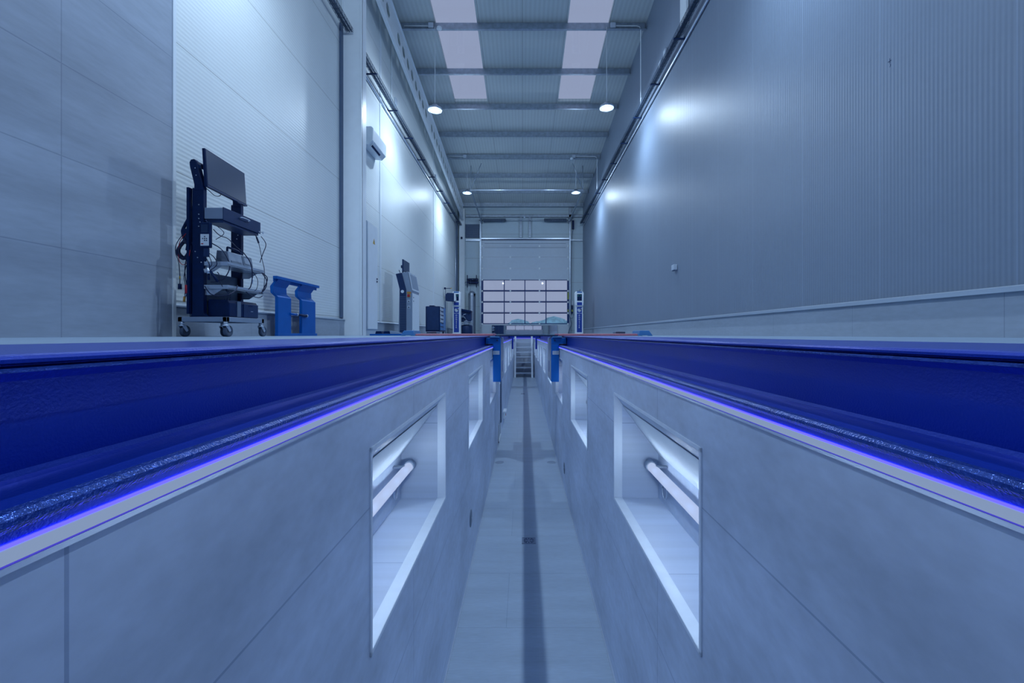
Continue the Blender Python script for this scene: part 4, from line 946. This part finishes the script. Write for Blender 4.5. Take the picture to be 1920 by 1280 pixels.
b = MB(); b.box(-2.74, -2.07, 21.50, 21.58, 4.46, 4.54); b.box(-2.70, -2.10, 21.46, 21.50, 4.49, 4.52); o = build(b, 'wall_rail', 'alu', base=True); tag(o, 'short steel rail on the far wall below the louvred grille', 'rail')
b = MB(); b.box(2.24, XR-.02, 21.50, 21.58, 4.46, 4.54); o = build(b, 'wall_rail', 'galv', base=True); tag(o, 'short steel rail on the far wall right of the door', 'rail')
b = MB(); b.box(2.30, 2.40, 21.44, 21.56, 5.02, 5.42); b.box(2.33, 2.37, 21.42, 21.45, 5.1, 5.35); o = build(b, 'door_motor', 'black', base=True); tag(o, 'black door drive unit beside the right torsion spring', 'motor')
r = thing('door_control', (2.33, 21.5, 1.05), 'door push button box with lime sticker right of the sectional door', 'control box')
b = MB(); b.box(2.26, 2.36, 21.50, 21.58, 1.42, 1.62); build(b, 'upper_box', 'offwhite', r, bevel=.006)
b = MB(); b.box(2.26, 2.36, 21.50, 21.58, 1.02, 1.38); bb = build(b, 'lower_box', 'dgrey', r, bevel=.006)
b = MB(); b.box(2.28, 2.34, 21.495, 21.50, 1.10, 1.20); build(b, 'lime_label', 'lime', bb)
lead('door_chain', [(2.35, 21.45, 5.0), (2.29, 21.45, 4.5), (2.25, 21.45, 2.5), (2.24, 21.45, 1.2), (2.16, 21.45, .08)], .012, 'vent', 'dark operating chain hanging right of the sectional door')
lead('door_cable', [(2.14, 21.4, 1.0), (2.20, 21.4, .82), (2.32, 21.4, .80), (2.38, 21.4, 1.0)], .011, 'vent', 'looped cable under the door push button box')
lead('door_cable', [(2.20, 21.4, .80), (2.27, 21.4, .5), (2.16, 21.4, .25), (2.12, 21.4, .06)], .013, 'vent', 'dark cable trailing to the floor right of the door')
# inspection mirror at the foot of the door
r = thing('inspection_mirror', (.05, 21.45, .02), 'long low mirror across the foot of the sectional door', 'mirror')
b = MB(); b.box(-1.49, 1.60, 21.468, 21.474, .03, .455); build(b, 'mirror_sheet', 'mirror', r)
b = MB(); b.box(-1.50, 1.61, 21.462, 21.49, .455, .467); b.box(-1.50, 1.61, 21.462, 21.49, .018, .03); b.box(-1.50, -1.49, 21.462, 21.49, .018, .467); b.box(1.60, 1.61, 21.462, 21.49, .018, .467); build(b, 'frame', 'lgrey', r)
# things behind the view that the mirror shows
r = thing('tool_cupboard', (-2.35, -1.0, 0), 'dark tool cupboard behind the viewer, seen only in the mirror', 'cupboard')
b = MB(); b.box(-2.9, -1.9, -1.3, -.7, .05, 1.6); build(b, 'body', 'vent', r, bevel=.01)
for x in (-2.88, -2.39):
    b = MB(); b.box(x, x+.47, -.7, -.685, .08, 1.57); build(b, 'door', 'dgrey', r)

# ================================================================== CABLE TRAYS
def tray(x0, x1, z, ya, yb, label, side):
    r = thing('cable_tray', ((x0+x1)/2, (ya+yb)/2, z), label, 'cable tray')
    b = MB()
    for x in (x0, x1):
        for dz in (0, .03, .06): b.box(x-.003, x+.003, ya, yb, z+dz-.003, z+dz+.003)
    nx = 5
    for i in range(1, nx): x = x0+(x1-x0)*i/nx; b.box(x-.0025, x+.0025, ya, yb, z-.0025, z+.0025)
    y = ya
    while y < yb:
        b.box(x0, x1, y-.0025, y+.0025, z-.0025, z+.0025); b.box(x0-.002, x0+.002, y-.0025, y+.0025, z, z+.06); b.box(x1-.002, x1+.002, y-.0025, y+.0025, z, z+.06); y += .10
    build(b, 'wire_basket', 'tray', r)
    b = MB(); w_ = x1-x0
    for i in range(5): xx = x0+w_*(i+.7)/5.6; b.tube([(xx+.004*math.sin(q*1.7+i), ya+(yb-ya)*q/24, z+.014+(i % 2)*.012) for q in range(25)], .010, 6)
    build(b, 'cables', 'grey', r)
    y = ya+.9
    while y < yb:
        b = MB(); xw = (XL+.003 if (y > TW+.05 or y < -90) else -2.996) if side < 0 else XR-.003; xe = (x1 if side < 0 else x0)
        b.box(min(xw, xe-side*.02), max(xw, xe-side*.02), y-.015, y+.015, z-.03, z-.008); b.box(xw-side*.0 if side < 0 else xw-.012, xw+.012 if side < 0 else xw, y-.015, y+.015, z-.08, z+.02)
        build(b, 'bracket', 'dgrey', r); y += 1.45
    return r
tray(XL+.10, XL+.21, 5.12, -6, 7.66, 'wire cable tray high on the left wall ending in front of the column', -1)
tray(XL+.10, XL+.21, 5.12, 7.95, 21.2, 'wire cable tray high on the left wall beyond the column', -1)
tray(XR-.18, XR-.08, 5.22, -6, 21.3, 'long wire cable tray high along the dark right wall', 1)
# conduits under the trays
b = MB(); b.cyl((XL+.03, 7.95, 5.02), (XL+.03, 21.2, 5.02), .02, n=8); o = build(b, 'conduit', 'alu', base=True); tag(o, 'pale conduit running under the left cable tray', 'conduit')
b = MB(); b.cyl((XR-.03, -6, 5.10), (XR-.03, 21.2, 5.10), .02, n=8); o = build(b, 'conduit', 'alu', base=True); tag(o, 'pale conduit running under the right cable tray', 'conduit')
def jbox(x, y, z, label, d=(.04, .14, .14), m='offwhite'):
    b = MB(); b.cbox((x, y, z), d); o = build(b, 'junction_box', m, base=True, bevel=.01); tag(o, label, 'junction box')
for y, z, lb in ((9.0, 5.60, 'upper white junction box above the right cable tray'), (9.32, 5.56, 'lower of two neighbouring white junction boxes above the right tray'), (10.78, 5.56, 'single white junction box above the right tray beyond the pair')):
    jbox(XR-.02, y, z, lb)
jbox(XL+.022, 10.9, 5.62, 'white junction box above the left cable tray')
jbox(XL+.022, 15.9, 5.55, 'small white junction box above the far part of the left tray')
r = thing('wall_socket', (XR-.04, 8.4, 1.20), 'small pale double socket low on the dark right wall', 'socket')
b = MB(); b.box(XR-.07, XR-.001, 8.33, 8.47, 1.21, 1.31); build(b, 'housing', 'offwhite', r, bevel=.008)
b = MB()
for y in (8.37, 8.43): b.cyl((XR-.05, y, 1.195), (XR-.05, y, 1.215), .018, n=10)
build(b, 'outlets', 'grey', r)
b = MB(); b.box(XR-.05, XR-.01, 7.75, 8.05, 5.32, roof(7.9)-.02); o = build(b, 'perforated_rail', 'white', base=True); tag(o, 'white vertical perforated rail above the right cable tray', 'rail')
# marker scrawl on the wall
b = MB(); Y_ = lambda px: XR*850/(px-981.5); Z_ = lambda px, py: CAMH+(627-py)*Y_(px)/850
def stroke(p, q, wd=.006):
    a = Vector((XR-.0008, Y_(p[0]), Z_(*p))); c = Vector((XR-.0008, Y_(q[0]), Z_(*q))); d = (c-a).normalized(); n_ = Vector((0, -d.z, d.y))*wd/2
    b.quad(a-n_, a+n_, c+n_, c-n_)
stroke((1665, 117), (1671.5, 112.5)); stroke((1668.7, 109.5), (1668.8, 119)); stroke((1669.5, 120), (1670, 123)); stroke((1670, 123), (1668.5, 126))
o = build(b, 'marker_scrawl', 'dgrey'); tag(o, 'small dark marker scrawl on the right wall panel', 'mark')
# vertical conduits on left wall
b = MB(); b.cyl((XL+.02, 10.55, 5.3), (XL+.02, 10.55, 7.0), .012, n=8); o = build(b, 'conduit', 'white', base=True); tag(o, 'thin white vertical conduit on the left wall above the tray', 'conduit')
b = MB(); b.box(XL, XL+.06, 20.6, 21.0, .28, 5.2); o = build(b, 'wall_channel', 'vent', base=True); tag(o, 'dark vertical channel near the far end of the left wall', 'channel')
b = MB(); b.cyl((XL+.05, 20.3, .30), (XL+.05, 20.3, 5.2), .02, n=8); o = build(b, 'conduit', 'alu', base=True); tag(o, 'pale vertical conduit beside the dark channel on the left wall', 'conduit')
b = MB(); b.box(-3.087, -3.055, 7.60, 7.685, .3, 5.25); o = build(b, 'gap_channel', 'vent', base=True); tag(o, 'dark vertical gap strip beside the white column', 'channel')
b = MB(); b.cbox((-2.90, 21.26, 4.55), (.08, .06, .09)); o = build(b, 'security_camera', 'black', base=True, bevel=.01); tag(o, 'small black camera on the far corner column', 'camera')

# conduits and detectors on purlins
def purl(k, jx, side, dx, label):
    y = 10.43+1.545*k; z = roof(y)-.10
    jbox(jx, y-.05, z, 'small white junction box on the %s' % label, (.12, .05, .12))
    xe = -2.74 if side < 0 else 2.68
    pts = [(jx, y-.03, z), (xe, y-.03, z)]
    if side > 0: pts = [(jx, y-.03, z), (2.60, y-.03, z), (2.66, y-.03, z-.02), (2.69, y-.03, z-.08), (2.69, y-.03, 5.32)]
    b = MB(); b.tube(pts, .012, 8); o = build(b, 'conduit', 'white', base=True); tag(o, 'thin white conduit on the %s' % label, 'conduit')
    if dx is not None:
        r = thing('smoke_detector', (dx, y-.05, z-.14), 'round white detector on the %s' % label, 'detector')
        b = MB(); b.lathe([(0, -.03), (.05, -.028), (.065, -.01), (.065, .01), (0, .012)], (dx, y-.10, z-.10)); build(b, 'body', 'white', r)
        b = MB(); b.cyl((dx, y-.10, z-.09), (dx, y-.05, z-.06), .05, n=16); build(b, 'base', 'offwhite', r)
purl(0, -2.12, -1, -1.92, 'nearest purlin, left end')
purl(0, 2.05, 1, None, 'nearest purlin, right end')
purl(4, -2.14, -1, None, 'far lamp purlin, left end')
purl(4, 1.84, 1, 1.76, 'far lamp purlin, right end')
b = MB(); b.cyl((.05, 21.0, 5.45), (.05, 21.0, roof(21)-.02), .006, n=6); b.cyl((.05, 21.0, 5.39), (.05, 21.0, 5.45), .05, n=12); o = build(b, 'hanging_sensor', 'offwhite', base=True); tag(o, 'small sensor hanging from the roof between the paired studs', 'sensor')
